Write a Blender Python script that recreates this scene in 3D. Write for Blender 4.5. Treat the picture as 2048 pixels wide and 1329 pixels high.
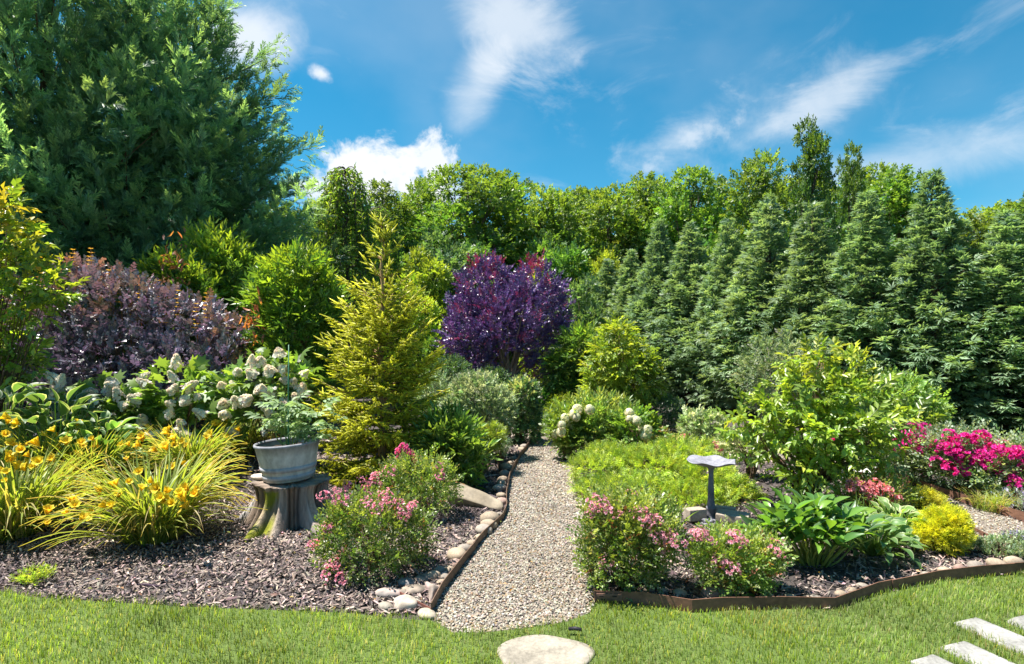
import bpy, math, bmesh
import numpy as np
from mathutils import Vector, Matrix
from mathutils.geometry import tessellate_polygon

for o in list(bpy.data.objects): bpy.data.objects.remove(o)
SC = bpy.context.scene
COL = SC.collection
rng = np.random.default_rng(11)
FPX, CAMH, HOR = 1137.0, 1.8, 680.0        # focal length in photo pixels, eye height, horizon row

# ------------------------------------------------------------------ camera
cam = bpy.data.cameras.new('camera'); co = bpy.data.objects.new('camera', cam); COL.objects.link(co)
cam.sensor_width = 36; cam.lens = FPX / 2048 * 36; cam.shift_y = 15.5 / 2048
cam.clip_start = 0.05; cam.clip_end = 2000
co.location = (0, 0, CAMH); co.rotation_euler = (math.pi / 2, 0, 0)
SC.camera = co

# ------------------------------------------------------------------ sky, sun, exposure
SUN_AZ, SUN_EL = math.radians(-82), math.radians(67)      # azimuth from +Y, negative = to the left
sun_dir = Vector((math.sin(SUN_AZ) * math.cos(SUN_EL), math.cos(SUN_AZ) * math.cos(SUN_EL), math.sin(SUN_EL)))
W = bpy.data.worlds.new('World'); SC.world = W; W.use_nodes = True
nt = W.node_tree; nt.nodes.clear()
def N(tree, typ, **kw):
    n = tree.nodes.new(typ)
    for k, v in kw.items():
        if k.startswith('i_'): n.inputs[k[2:].replace('_', ' ')].default_value = v
        else: setattr(n, k, v)
    return n
def L(tree, a, b): tree.links.new(a, b)
def M(tree, op, a, b=None, c=None, clamp=False):
    n = tree.nodes.new('ShaderNodeMath'); n.operation = op; n.use_clamp = clamp
    for i, v in enumerate((a, b, c)):
        if v is None: continue
        if isinstance(v, (int, float)): n.inputs[i].default_value = v
        else: tree.links.new(v, n.inputs[i])
    return n.outputs[0]
def ramp(tree, x, lo, hi):
    n = tree.nodes.new('ShaderNodeMapRange'); n.interpolation_type = 'SMOOTHSTEP'
    n.inputs[1].default_value = lo; n.inputs[2].default_value = hi
    if isinstance(x, (int, float)): n.inputs[0].default_value = x
    else: tree.links.new(x, n.inputs[0])
    return n.outputs[0]
sky = N(nt, 'ShaderNodeTexSky', sky_type='NISHITA', sun_disc=False)
sky.sun_elevation = SUN_EL; sky.sun_rotation = SUN_AZ
sky.altitude = 300; sky.air_density = 1.0; sky.dust_density = 0.6; sky.ozone_density = 3.0
hs = N(nt, 'ShaderNodeHueSaturation', i_Hue=0.476, i_Saturation=1.70, i_Value=0.66)
L(nt, sky.outputs[0], hs.inputs['Color'])
bg = N(nt, 'ShaderNodeBackground', i_Strength=0.053); L(nt, hs.outputs[0], bg.inputs[0])
tc = N(nt, 'ShaderNodeTexCoord'); D = tc.outputs['Generated']
def wnoise(scale, stretch=(1, 1, 1), detail=7, rough=0.58, off=(0, 0, 0), dist=0.0):
    mp = N(nt, 'ShaderNodeMapping'); mp.inputs['Scale'].default_value = stretch; mp.inputs['Location'].default_value = off
    L(nt, D, mp.inputs[0])
    n = N(nt, 'ShaderNodeTexNoise', i_Scale=scale, i_Detail=detail, i_Roughness=rough, i_Distortion=dist)
    L(nt, mp.outputs[0], n.inputs['Vector']); return n.outputs[0]
def pdir(x, y): return Vector(((x - 1024) / FPX, 1, (HOR - y) / FPX)).normalized()
def cloud(x, y, rx, ry, ang, nz, namp, lo=0.0, hi=0.5):
    """one cloud of the sky at a compass bearing and height; rx, ry in degrees; ang = tilt"""
    c = pdir(x, y)
    e = Vector((c.y, -c.x, 0)).normalized(); u = e.cross(c)
    a = math.radians(ang); t1 = e * math.cos(a) + u * math.sin(a); t2 = -e * math.sin(a) + u * math.cos(a)
    sub = N(nt, 'ShaderNodeVectorMath', operation='SUBTRACT'); L(nt, D, sub.inputs[0]); sub.inputs[1].default_value = c
    tot = None
    for t, r in ((t1, math.radians(rx)), (t2, math.radians(ry)), (c, 0.5)):
        dt = N(nt, 'ShaderNodeVectorMath', operation='DOT_PRODUCT'); L(nt, sub.outputs[0], dt.inputs[0]); dt.inputs[1].default_value = t / r
        s = M(nt, 'POWER', M(nt, 'ABSOLUTE', dt.outputs['Value']), 2.0)
        tot = s if tot is None else M(nt, 'ADD', tot, s)
    m = M(nt, 'SUBTRACT', 1.0, M(nt, 'SQRT', tot))
    m = M(nt, 'ADD', m, M(nt, 'MULTIPLY', M(nt, 'SUBTRACT', nz, 0.5), namp))
    return ramp(nt, m, lo, hi)
n_puff = wnoise(9, detail=9, rough=0.62, dist=0.3)
n_fine = wnoise(22, detail=8, rough=0.6, off=(3, 1, 2))
n_wisp = wnoise(5, stretch=(1.0, 1.0, 2.2), detail=8, rough=0.62, off=(1.3, 0.2, 0.7), dist=0.6)
n_haze = wnoise(2.2, stretch=(1, 1, 1.6), detail=5, rough=0.5, off=(5, 2, 1))
haze_m = M(nt, 'MULTIPLY', ramp(nt, n_haze, 0.42, 0.75), 0.16)               # thin high cloud all round the sky
cir_m = M(nt, 'MULTIPLY', ramp(nt, n_wisp, 0.52, 0.80), 0.30)
sep = N(nt, 'ShaderNodeSeparateXYZ'); L(nt, D, sep.inputs[0])
hor_m = M(nt, 'MULTIPLY', M(nt, 'POWER', M(nt, 'SUBTRACT', 1.0, M(nt, 'ABSOLUTE', sep.outputs[2]), clamp=True), 3.0), 0.20)   # summer haze thickening toward the horizon all round
masks = [haze_m, cir_m, hor_m]
def addc(m, k): masks.append(M(nt, 'MULTIPLY', m, k))
addc(cloud(1010, 20, 8.5, 4.6, -30, n_wisp, 1.7, 0.0, 0.75), 0.62)
addc(cloud(980, 130, 3.0, 2.4, 60, n_wisp, 1.2, 0.0, 0.8), 0.45)
addc(cloud(745, 355, 7.5, 4.2, -4, n_puff, 2.6, 0.05, 0.45), 0.97)
addc(cloud(868, 312, 4.6, 3.2, 25, n_puff, 2.8, 0.10, 0.5), 0.93)
addc(cloud(945, 190, 5.5, 3.2, 70, n_wisp, 1.8, 0.0, 1.1), 0.45)
addc(cloud(900, 385, 6.0, 1.8, -12, n_puff, 2.0, 0.05, 0.7), 0.55)
addc(cloud(643, 148, 1.25, 0.8, -10, n_fine, 2.2, 0.05, 1.0), 0.85)
addc(cloud(500, 80, 5.0, 3.6, 20, n_puff, 1.3, 0.0, 0.9), 0.8)
addc(cloud(1640, 205, 9.0, 2.5, 22, n_wisp, 2.2, 0.0, 0.8), 0.50)
addc(cloud(1370, 275, 8.0, 3.0, 18, n_wisp, 3.0, 0.0, 1.2), 0.45)
addc(cloud(1370, 280, 7.0, 2.6, 22, n_fine, 5.0, 0.4, 1.5), 0.35)
addc(cloud(1800, 330, 12.0, 3.0, 4, n_wisp, 1.4, 0.0, 0.9), 0.42)
addc(cloud(1560, 240, 13.0, 4.5, 20, n_puff, 3.2, 0.1, 1.6), 0.42)
inv = None
for m in masks:
    q = M(nt, 'SUBTRACT', 1.0, m)
    inv = q if inv is None else M(nt, 'MULTIPLY', inv, q)
cmask = M(nt, 'SUBTRACT', 1.0, inv, clamp=True)
bgc = N(nt, 'ShaderNodeBackground', i_Strength=0.25); bgc.inputs[0].default_value = (0.93, 0.96, 1.0, 1)
mxs = N(nt, 'ShaderNodeMixShader'); L(nt, cmask, mxs.inputs[0]); L(nt, bg.outputs[0], mxs.inputs[1]); L(nt, bgc.outputs[0], mxs.inputs[2])
wo = N(nt, 'ShaderNodeOutputWorld'); L(nt, mxs.outputs[0], wo.inputs[0])

sl = bpy.data.lights.new('sun', 'SUN'); sl.energy = 2.9; sl.angle = math.radians(0.53); sl.color = (1.0, 0.95, 0.87)
so = bpy.data.objects.new('sun', sl); COL.objects.link(so); so.location = (-20, 12, 40)
so.rotation_euler = (-sun_dir).to_track_quat('-Z', 'Y').to_euler()
SC.view_settings.view_transform = 'Standard'; SC.view_settings.look = 'None'
SC.view_settings.gamma = 1; SC.view_settings.use_curve_mapping = False
SC.view_settings.exposure = 2.15
SC.cycles.max_bounces = 12; SC.cycles.diffuse_bounces = 5; SC.cycles.transmission_bounces = 8

# ------------------------------------------------------------------ numpy geometry kit
def nrm(v): return v / np.maximum(np.linalg.norm(v, axis=-1, keepdims=True), 1e-9)
def frames(d, up):
    y = nrm(d); x = np.cross(y, up); bad = np.linalg.norm(x, axis=-1) < 1e-4
    x[bad] = np.cross(y[bad], np.array([1.0, 0.3, 0])); x = nrm(x); z = np.cross(x, y)
    return np.stack([x, y, z], axis=-1)
class Geo:
    def __init__(s): s.V, s.F, s.C, s.n = [], [], [], 0
    def add(s, V, F, C):
        V = np.asarray(V, float); F = np.asarray(F, int); C = np.asarray(C, float)
        if C.ndim == 1: C = np.tile(C, (len(V), 1))
        s.V.append(V); s.F.append(F + s.n); s.C.append(C); s.n += len(V); return s
    def inst(s, T, P, R, S, K):
        V, F, C = T; P = np.asarray(P, float); n = len(P); m = len(V)
        if n == 0: return s
        S = np.asarray(S, float)
        if S.ndim == 0: S = np.full((n, 3), float(S))
        if S.ndim == 1: S = np.repeat(S[:, None], 3, 1)
        X = np.einsum('nij,nmj->nmi', R, V[None] * S[:, None, :]) + P[:, None, :]
        FF = F[None] + (np.arange(n) * m)[:, None, None]
        K = np.asarray(K, float)
        if K.ndim == 1: K = np.tile(K, (n, 1))
        CC = K[:, None, :] * C[None]
        return s.add(X.reshape(-1, 3), FF.reshape(-1, 3), CC.reshape(-1, 3))
    def cat(s): return np.concatenate(s.V), np.concatenate(s.F), np.concatenate(s.C)
    def mesh(s, name, mat, flat=False):
        V, F, C = s.cat(); return mk(name, V, F, C, mat, flat)
def mk(name, V, F, C, mat, flat=False):
    me = bpy.data.meshes.new(name); n, m = len(V), len(F)
    me.vertices.add(n); me.vertices.foreach_set('co', np.ascontiguousarray(V, np.float32).ravel())
    me.loops.add(m * 3); me.loops.foreach_set('vertex_index', np.ascontiguousarray(F, np.int32).ravel())
    me.polygons.add(m); me.polygons.foreach_set('loop_start', np.arange(0, m * 3, 3, dtype=np.int32))
    me.update(calc_edges=True)
    a = me.attributes.new('Col', 'FLOAT_COLOR', 'POINT')
    a.data.foreach_set('color', np.concatenate([np.clip(C, 0, 1), np.ones((n, 1))], 1).astype(np.float32).ravel())
    if flat: me.shade_flat()
    me.materials.append(mat); me.validate(); return me
_ks = np.random.default_rng(5)
_K = _ks.normal(size=(10, 3)); _PH = _ks.uniform(0, 6.28, 10)
def noise(p, f=1.0, seed=0.0):
    p = np.asarray(p, float) * f
    return np.sin(p @ _K.T * 1.6 + _PH + seed * 1.7).mean(-1) * 1.8
def tube(pts, rad, sides=6, cap=True):
    pts = np.asarray(pts, float); n = len(pts); rad = np.broadcast_to(np.asarray(rad, float), (n,))
    t = nrm(np.gradient(pts, axis=0)); up = np.tile([0.31, 0.17, 0.93], (n, 1))
    x = nrm(np.cross(t, up)); y = np.cross(t, x); a = np.arange(sides) / sides * 2 * math.pi
    V = pts[:, None] + rad[:, None, None] * (np.cos(a)[None, :, None] * x[:, None] + np.sin(a)[None, :, None] * y[:, None])
    V = V.reshape(-1, 3); F = []
    for i in range(n - 1):
        for j in range(sides):
            k = (j + 1) % sides; p, q, r, s_ = i * sides + j, i * sides + k, (i + 1) * sides + k, (i + 1) * sides + j
            F += [(p, q, r), (p, r, s_)]
    if cap:
        for b in (0, (n - 1) * sides):
            for j in range(1, sides - 1): F.append((b, b + j, b + j + 1))
    return V, np.array(F)
def curve(p0, p1, n=7, sag=0.0, wob=0.0, r=None):
    r = r or rng
    t = np.linspace(0, 1, n)[:, None]; P = np.array(p0) * (1 - t) + np.array(p1) * t
    P[:, 2] += sag * (t[:, 0] * (1 - t[:, 0])) * 4
    if wob: P[1:-1] += r.normal(size=(n - 2, 3)) * wob
    return P
def lathe(prof, segs=32, fr=None, fz=None):
    prof = np.asarray(prof, float); a = np.arange(segs) / segs * 2 * math.pi; V = []
    for i, (r, z) in enumerate(prof):
        rr = r * (fr(a, i) if fr else 1) * np.ones(segs); zz = z + (fz(a, i) if fz else 0) * np.ones(segs)
        V.append(np.stack([rr * np.cos(a), rr * np.sin(a), zz], -1))
    V = np.concatenate(V); F = []
    for i in range(len(prof) - 1):
        for j in range(segs):
            k = (j + 1) % segs; p, q, r, s_ = i * segs + j, i * segs + k, (i + 1) * segs + k, (i + 1) * segs + j
            F += [(p, q, r), (p, r, s_)]
    return V, np.array(F)
def box(cx, cy, cz, sx, sy, sz, bev=0.0):
    bm = bmesh.new(); bmesh.ops.create_cube(bm, size=1.0)
    for v in bm.verts: v.co = Vector((v.co.x * sx, v.co.y * sy, v.co.z * sz))
    if bev: bmesh.ops.bevel(bm, geom=list(bm.edges), offset=bev, segments=2, affect='EDGES', profile=0.6)
    bmesh.ops.triangulate(bm, faces=list(bm.faces)); bm.verts.index_update()
    V = np.array([v.co[:] for v in bm.verts]) + [cx, cy, cz]; F = np.array([[v.index for v in f.verts] for f in bm.faces]); bm.free(); return V, F
def ico(sub):
    bm = bmesh.new(); bmesh.ops.create_icosphere(bm, subdivisions=sub, radius=1.0); bm.verts.index_update()
    V = np.array([v.co[:] for v in bm.verts]); F = np.array([[v.index for v in f.verts] for f in bm.faces]); bm.free(); return V, F
ICO1, ICO2, ICO3, ICO4 = ico(1), ico(2), ico(3), ico(4)
def inpoly(x, y, poly):
    x = np.asarray(x); y = np.asarray(y); r = np.zeros(x.shape, bool); n = len(poly)
    for i in range(n):
        x1, y1 = poly[i]; x2, y2 = poly[(i + 1) % n]
        c = ((y1 > y) != (y2 > y)) & (x < (x2 - x1) * (y - y1) / (y2 - y1 + 1e-12) + x1); r ^= c
    return r
def gp(x, y, z=0.0):
    d = (CAMH - z) * FPX / (y - HOR); return ((x - 1024) / FPX * d, d)
def X(px, d): return (px - 1024) / FPX * d
def Z(py, d): return CAMH - (py - HOR) / FPX * d
def pal(n, cols, wts=None, var=0.18, r=None):
    r = r or rng; cols = np.asarray(cols, float)
    K = cols[r.choice(len(cols), n, p=None if wts is None else np.array(wts) / np.sum(wts))]
    return np.clip(K * (1 + var * r.normal(size=(n, 1))) * (1 + 0.05 * r.normal(size=(n, 3))), 0.002, 0.95)

# leaf templates: along +Y, face up +Z
def leaf2(w=0.5, fold=0.06, droop=0.05, c=(1, 1, 1)):
    V = np.array([[0, 0, 0], [w / 2, .45, fold], [0, 1, -droop], [-w / 2, .45, fold]]); return V, np.array([[0, 1, 2], [0, 2, 3]]), np.tile(c, (4, 1)).astype(float)
def leafN(prof, fold=0.08, droop=0.25, edge=None, wave=0.0, margin=0.78, cmid=(1, 1, 1)):
    """prof: half widths along the leaf; edge: margin colour multiplier"""
    n = len(prof); t = np.linspace(0, 1, n); V = []; C = []; ncol = 5 if edge is not None else 3
    ang = -droop * t ** 1.3 * 1.6; y = np.concatenate([[0], np.cumsum(np.cos(ang[:-1]) / (n - 1))]); z = np.concatenate([[0], np.cumsum(np.sin(ang[:-1]) / (n - 1))])
    us = (-1, -margin, 0, margin, 1) if ncol == 5 else (-1, 0, 1)
    for i in range(n):
        for u in us:
            V.append((u * prof[i], y[i], z[i] + fold * abs(u) * prof[i] * 2 + wave * math.sin(i * 2.1 + u * 2) * abs(u)))
            C.append(edge if (ncol == 5 and abs(u) == 1) else cmid)
    F = []
    for i in range(n - 1):
        for j in range(ncol - 1):
            a, b, c, d = i * ncol + j, i * ncol + j + 1, (i + 1) * ncol + j + 1, (i + 1) * ncol + j
            F += [(a, b, c), (a, c, d)]
    return np.array(V), np.array(F), np.array(C, float)
def combo(items):
    """items: list of (template, pos, dir, up, scale, colour)"""
    g = Geo()
    for T, p, d, u, s, c in items:
        g.inst(T, [p], frames(np.array([d], float), np.array([u], float)), [s], np.array([c], float))
    return g.cat()
def spray(nl=7, w=0.5, ll=0.42, spread=1.0, alt=True, up=0.25, r=None, twig=True, droop=0.05, rndup=0.35):
    r = r or np.random.default_rng(nl * 7 + int(w * 100)); it = []; T = leaf2(w, droop=droop)
    for i in range(nl):
        y = 0.12 + 0.8 * i / nl; sd = 1 if i % 2 else -1
        d = np.array([sd * spread * (0.6 + 0.4 * r.random()), 0.6 + 0.3 * r.random(), up * r.normal() + 0.15])
        if i == nl - 1: d = np.array([0.1 * r.normal(), 1, 0.1])
        it.append((T, (0, y, 0), d, (rndup * r.normal(), rndup * r.normal(), 1), ll * (1 - 0.25 * r.random()), 0.85 + 0.3 * r.random() * np.ones(3)))
    V, F, C = combo(it)
    if twig:
        tv = np.array([[0.012, 0, 0], [-0.012, 0, 0], [0, 0.9, 0]]); F = np.concatenate([F, [[len(V), len(V) + 1, len(V) + 2]]]); V = np.concatenate([V, tv]); C = np.concatenate([C, np.full((3, 3), 0.55)])
    return V, F, C
def frond(pairs=9, ln=0.42, wd=0.05, ang=42, curl=0.06, r=None):
    r = r or np.random.default_rng(3); V, F, C = [], [], []
    for i in range(pairs):
        y = 0.06 + 0.86 * i / pairs; l = ln * (1 - 0.72 * (i / pairs) ** 1.4) * (0.85 + 0.3 * r.random())
        for sd in (-1, 1):
            a = math.radians(ang + 9 * r.normal()); dx, dy = sd * math.sin(a) * l, math.cos(a) * l; b = len(V); dz = curl * r.normal() - 0.02
            V += [(0, y - wd * .4, 0), (0, y + wd * .6, 0), (dx * .6 - sd * wd * .2, dy * .6 + y + wd * .45, dz * .5 + .02), (dx * .62 + sd * wd * .25, dy * .6 + y - wd * .4, dz * .5), (dx, dy + y, dz)]
            F += [(b, b + 3, b + 2), (b, b + 2, b + 1), (b + 3, b + 4, b + 2)]
            k = 0.8 + 0.35 * r.random(); C += [(k * .75,) * 3, (k * .75,) * 3, (k,) * 3, (k,) * 3, (k * 1.25,) * 3]
    b = len(V); V += [(-.02, 0, 0), (.02, 0, 0), (0, 1.08, 0.02)]; F.append((b, b + 1, b + 2)); C += [(.6,) * 3, (.6,) * 3, (1.2,) * 3]
    return np.array(V), np.array(F), np.array(C, float)
def frond2(pairs=6, ln=.46, wd=.095, ang=32, curl=.07, r=None):
    V, F, C = [], [], []
    for i in range(pairs):
        y = .04 + .84 * i / pairs; l = ln * (1 - .68 * (i / pairs) ** 1.3) * (.8 + .4 * r.random())
        for sd in (-1, 1):
            a = math.radians(ang + 10 * r.normal()); dx, dy = sd * math.sin(a) * l, math.cos(a) * l; b = len(V); dz = curl * r.normal() - .02; k = .8 + .35 * r.random()
            V += [(0, y, 0), (dx * .55 + sd * wd * .35, dy * .5 + y - wd * .4, dz * .4), (dx, dy + y, dz), (dx * .5 - sd * wd * .25, dy * .55 + y + wd * .5, dz * .5 + .015)]
            F += [(b, b + 1, b + 2), (b, b + 2, b + 3)]; C += [(k * .75,) * 3, (k,) * 3, (k * 1.25,) * 3, (k,) * 3]
    b = len(V); V += [(-.02, 0, 0), (.02, 0, 0), (0, 1.1, .02)]; F.append((b, b + 1, b + 2)); C += [(.65,) * 3, (.65,) * 3, (1.2,) * 3]
    return np.array(V), np.array(F), np.array(C, float)
def fan(fing=5, droop=0.35, r=None):
    r = r or np.random.default_rng(9); V, F, C = [], [], []
    for i in range(fing):
        a = math.radians(-62 + 124 * i / (fing - 1) + 6 * r.normal()); l = (1 - 0.35 * abs(i / (fing - 1) - .5) * 2) * (0.85 + .3 * r.random()); w = 0.085
        s, c = math.sin(a), math.cos(a); b = len(V); k = 0.8 + .4 * r.random()
        for t, ww in ((0.05, .3), (0.5, 1.0)):
            for sd in (-1, 1): V.append((s * l * t + sd * c * w * ww, c * l * t - sd * s * w * ww, -droop * t * t * .8)); C.append((k * (.65 if t < .3 else 1),) * 3)
        V.append((s * l, c * l, -droop)); C.append((k * 1.2,) * 3)
        F += [(b, b + 1, b + 3), (b, b + 3, b + 2), (b + 2, b + 3, b + 4)]
        # side barb
        for sd in (() if i in (0, fing - 1) else (-1, 1)):
            bb = len(V); t = 0.45; px, py = s * l * t, c * l * t; aa = a + sd * .7
            V += [(px, py, -droop * .16), (px + math.sin(aa) * .1, py + math.cos(aa) * .1 + .03, -droop * .2), (px + math.sin(aa) * .38 * l, py + math.cos(aa) * .38 * l, -droop * .55)]
            F += [(bb, bb + 1, bb + 2)]; C += [(k * .8,) * 3] * 2 + [(k * 1.15,) * 3]
    return np.array(V), np.array(F), np.array(C, float)

# ------------------------------------------------------------------ materials
MATS = {}
def mat_base(name):
    m = bpy.data.materials.new(name); m.use_nodes = True; t = m.node_tree; t.nodes.clear(); return m, t
def leafmat(name, rough=0.45, spec=0.5, trans=0.46, tcol=(1.75, 1.65, 0.55), hv=0.012, vv=0.22, gain=1.0, sat=1.0):
    m, t = mat_base(name)
    at = N(t, 'ShaderNodeAttribute', attribute_name='Col'); oi = N(t, 'ShaderNodeObjectInfo')
    h = N(t, 'ShaderNodeHueSaturation', i_Saturation=sat); L(t, at.outputs['Color'], h.inputs['Color'])
    L(t, M(t, 'MULTIPLY_ADD', oi.outputs['Random'], 2 * hv, 0.5 - hv), h.inputs['Hue'])
    rn = M(t, 'FRACT', M(t, 'MULTIPLY', oi.outputs['Random'], 37.7))
    L(t, M(t, 'MULTIPLY', M(t, 'MULTIPLY_ADD', rn, 2 * vv, 1 - vv), gain), h.inputs['Value'])
    p = N(t, 'ShaderNodeBsdfPrincipled', i_Roughness=rough); p.inputs['Specular IOR Level'].default_value = spec
    L(t, h.outputs[0], p.inputs['Base Color'])
    mx = N(t, 'ShaderNodeMix', data_type='RGBA', blend_type='MULTIPLY'); mx.inputs[0].default_value = 1.0
    L(t, h.outputs[0], mx.inputs[6]); mx.inputs[7].default_value = (*tcol, 1)
    tr = N(t, 'ShaderNodeBsdfTranslucent'); L(t, mx.outputs[2], tr.inputs[0])
    ms = N(t, 'ShaderNodeMixShader'); ms.inputs[0].default_value = trans
    L(t, p.outputs[0], ms.inputs[1]); L(t, tr.outputs[0], ms.inputs[2])
    o = N(t, 'ShaderNodeOutputMaterial'); L(t, ms.outputs[0], o.inputs[0]); MATS[name] = m; return m
def colmat(name, rough=0.8, spec=0.3, nscale=40, nmix=0.35, bump=0.4, bdist=0.01, stretch=(1, 1, 1), vv=0.1, metal=0.0):
    """vertex colour broken up by fine procedural noise and bump"""
    m, t = mat_base(name)
    at = N(t, 'ShaderNodeAttribute', attribute_name='Col'); oi = N(t, 'ShaderNodeObjectInfo')
    tcn = N(t, 'ShaderNodeTexCoord'); mp = N(t, 'ShaderNodeMapping'); mp.inputs['Scale'].default_value = stretch; L(t, tcn.outputs['Object'], mp.inputs[0])
    nz = N(t, 'ShaderNodeTexNoise', i_Scale=nscale, i_Detail=8, i_Roughness=0.65); L(t, mp.outputs[0], nz.inputs['Vector'])
    nz2 = N(t, 'ShaderNodeTexNoise', i_Scale=nscale * 0.17, i_Detail=5); L(t, mp.outputs[0], nz2.inputs['Vector'])
    f = M(t, 'MULTIPLY_ADD', M(t, 'ADD', ramp(t, nz.outputs[0], 0.3, 0.7), ramp(t, nz2.outputs[0], 0.3, 0.7)), nmix, 1 - nmix)
    f = M(t, 'MULTIPLY', f, M(t, 'MULTIPLY_ADD', oi.outputs['Random'], 2 * vv, 1 - vv))
    h = N(t, 'ShaderNodeHueSaturation'); L(t, at.outputs['Color'], h.inputs['Color']); L(t, f, h.inputs['Value'])
    p = N(t, 'ShaderNodeBsdfPrincipled', i_Roughness=rough, i_Metallic=metal); p.inputs['Specular IOR Level'].default_value = spec
    L(t, h.outputs[0], p.inputs['Base Color'])
    if bump:
        bp = N(t, 'ShaderNodeBump', i_Strength=bump, i_Distance=bdist); L(t, nz.outputs[0], bp.inputs['Height']); L(t, bp.outputs[0], p.inputs['Normal'])
    o = N(t, 'ShaderNodeOutputMaterial'); L(t, p.outputs[0], o.inputs[0]); MATS[name] = m; return m
LM = leafmat('leaf', gain=1.5); LMg = leafmat('glossy_leaf', rough=0.36, spec=0.6, trans=0.40, gain=1.45)
LMd = leafmat('dark_leaf', rough=0.38, spec=1.0, trans=0.16, tcol=(1.5, 0.85, 1.1), gain=2.1)
LMc = leafmat('conifer', rough=0.48, spec=0.55, trans=0.42, tcol=(1.6, 1.55, 0.55), vv=0.10, gain=1.8)
LMs = leafmat('silver_leaf', rough=0.5, spec=0.5, trans=0.4, tcol=(1.5, 1.5, 0.8), gain=1.3)
PET = leafmat('petal', rough=0.55, spec=0.3, trans=0.45, tcol=(1.15, 1.0, 0.9), vv=0.14, hv=0.008, gain=1.0)
GRS = leafmat('grass_blade', rough=0.45, spec=0.4, trans=0.5, gain=1.30)
BARK = colmat('bark', 0.9, 0.2, 30, 0.4, 0.6, 0.02, (1, 1, 0.25))
STONE = colmat('river_stone', 0.75, 0.35, 34, 0.30, 0.35, 0.006, vv=0.18)
PEB = colmat('pebble', 0.75, 0.35, 60, 0.2, 0.0)
CHIP = colmat('wood_chip', 0.85, 0.25, 60, 0.3, 0.0)
WOODM = colmat('weathered_wood', 0.9, 0.2, 46, 0.38, 0.9, 0.02, (1, 1, 0.16))
RUST = colmat('rusty_steel', 0.75, 0.3, 24, 0.45, 0.35, 0.003, (1, 1, 1.6))
CONC = colmat('concrete', 0.85, 0.3, 46, 0.42, 0.6, 0.004)
TUBM = colmat('painted_tub', 0.75, 0.3, 26, 0.36, 0.25, 0.003, (1, 1, 0.5))
IRON = colmat('cast_bath', 0.65, 0.4, 30, 0.48, 0.45, 0.004)
PAINT = colmat('white_paint', 0.4, 0.5, 40, 0.08, 0.1, 0.002)
PLAST = colmat('dark_plastic', 0.5, 0.5, 50, 0.1, 0.1, 0.001)

def soilmat():
    m, t = mat_base('mulch_soil'); tcn = N(t, 'ShaderNodeTexCoord')
    n1 = N(t, 'ShaderNodeTexNoise', i_Scale=45, i_Detail=9, i_Roughness=0.7); L(t, tcn.outputs['Object'], n1.inputs['Vector'])
    n2 = N(t, 'ShaderNodeTexNoise', i_Scale=1.3, i_Detail=4); L(t, tcn.outputs['Object'], n2.inputs['Vector'])
    r = N(t, 'ShaderNodeValToRGB'); L(t, M(t, 'MULTIPLY_ADD', n2.outputs[0], 0.4, M(t, 'MULTIPLY', n1.outputs[0], 0.7)), r.inputs[0])
    e = r.color_ramp.elements; e[0].position = 0.35; e[0].color = (0.014, 0.011, 0.011, 1); e[1].position = 0.75; e[1].color = (0.10, 0.08, 0.072, 1)
    p = N(t, 'ShaderNodeBsdfPrincipled', i_Roughness=0.95); L(t, r.outputs[0], p.inputs['Base Color'])
    b = N(t, 'ShaderNodeBump', i_Strength=0.8, i_Distance=0.02); L(t, n1.outputs[0], b.inputs['Height']); L(t, b.outputs[0], p.inputs['Normal'])
    o = N(t, 'ShaderNodeOutputMaterial'); L(t, p.outputs[0], o.inputs[0]); return m
def twocol(name, c0, c1, scale, scale2, rough=0.95, bump=0.8, bd=0.01):
    m, t = mat_base(name); tcn = N(t, 'ShaderNodeTexCoord')
    n1 = N(t, 'ShaderNodeTexVoronoi', i_Scale=scale); L(t, tcn.outputs['Object'], n1.inputs['Vector'])
    n2 = N(t, 'ShaderNodeTexNoise', i_Scale=scale2, i_Detail=6); L(t, tcn.outputs['Object'], n2.inputs['Vector'])
    s = N(t, 'ShaderNodeSeparateColor'); L(t, n1.outputs['Color'], s.inputs[0])
    mx = N(t, 'ShaderNodeMix', data_type='RGBA'); L(t, M(t, 'MULTIPLY_ADD', s.outputs[0], 0.6, M(t, 'MULTIPLY', n2.outputs[0], 0.4)), mx.inputs[0])
    mx.inputs[6].default_value = (*c0, 1); mx.inputs[7].default_value = (*c1, 1)
    p = N(t, 'ShaderNodeBsdfPrincipled', i_Roughness=rough); L(t, mx.outputs[2], p.inputs['Base Color'])
    b = N(t, 'ShaderNodeBump', i_Strength=bump, i_Distance=bd); L(t, n1.outputs['Distance'], b.inputs['Height']); L(t, b.outputs[0], p.inputs['Normal'])
    o = N(t, 'ShaderNodeOutputMaterial'); L(t, p.outputs[0], o.inputs[0]); return m
SOIL = soilmat()
TURF = twocol('turf_base', (0.05, 0.085, 0.015), (0.14, 0.20, 0.035), 160, 6)
GRAV = twocol('gravel_base', (0.08, 0.066, 0.052), (0.29, 0.25, 0.2), 75, 3)

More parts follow.
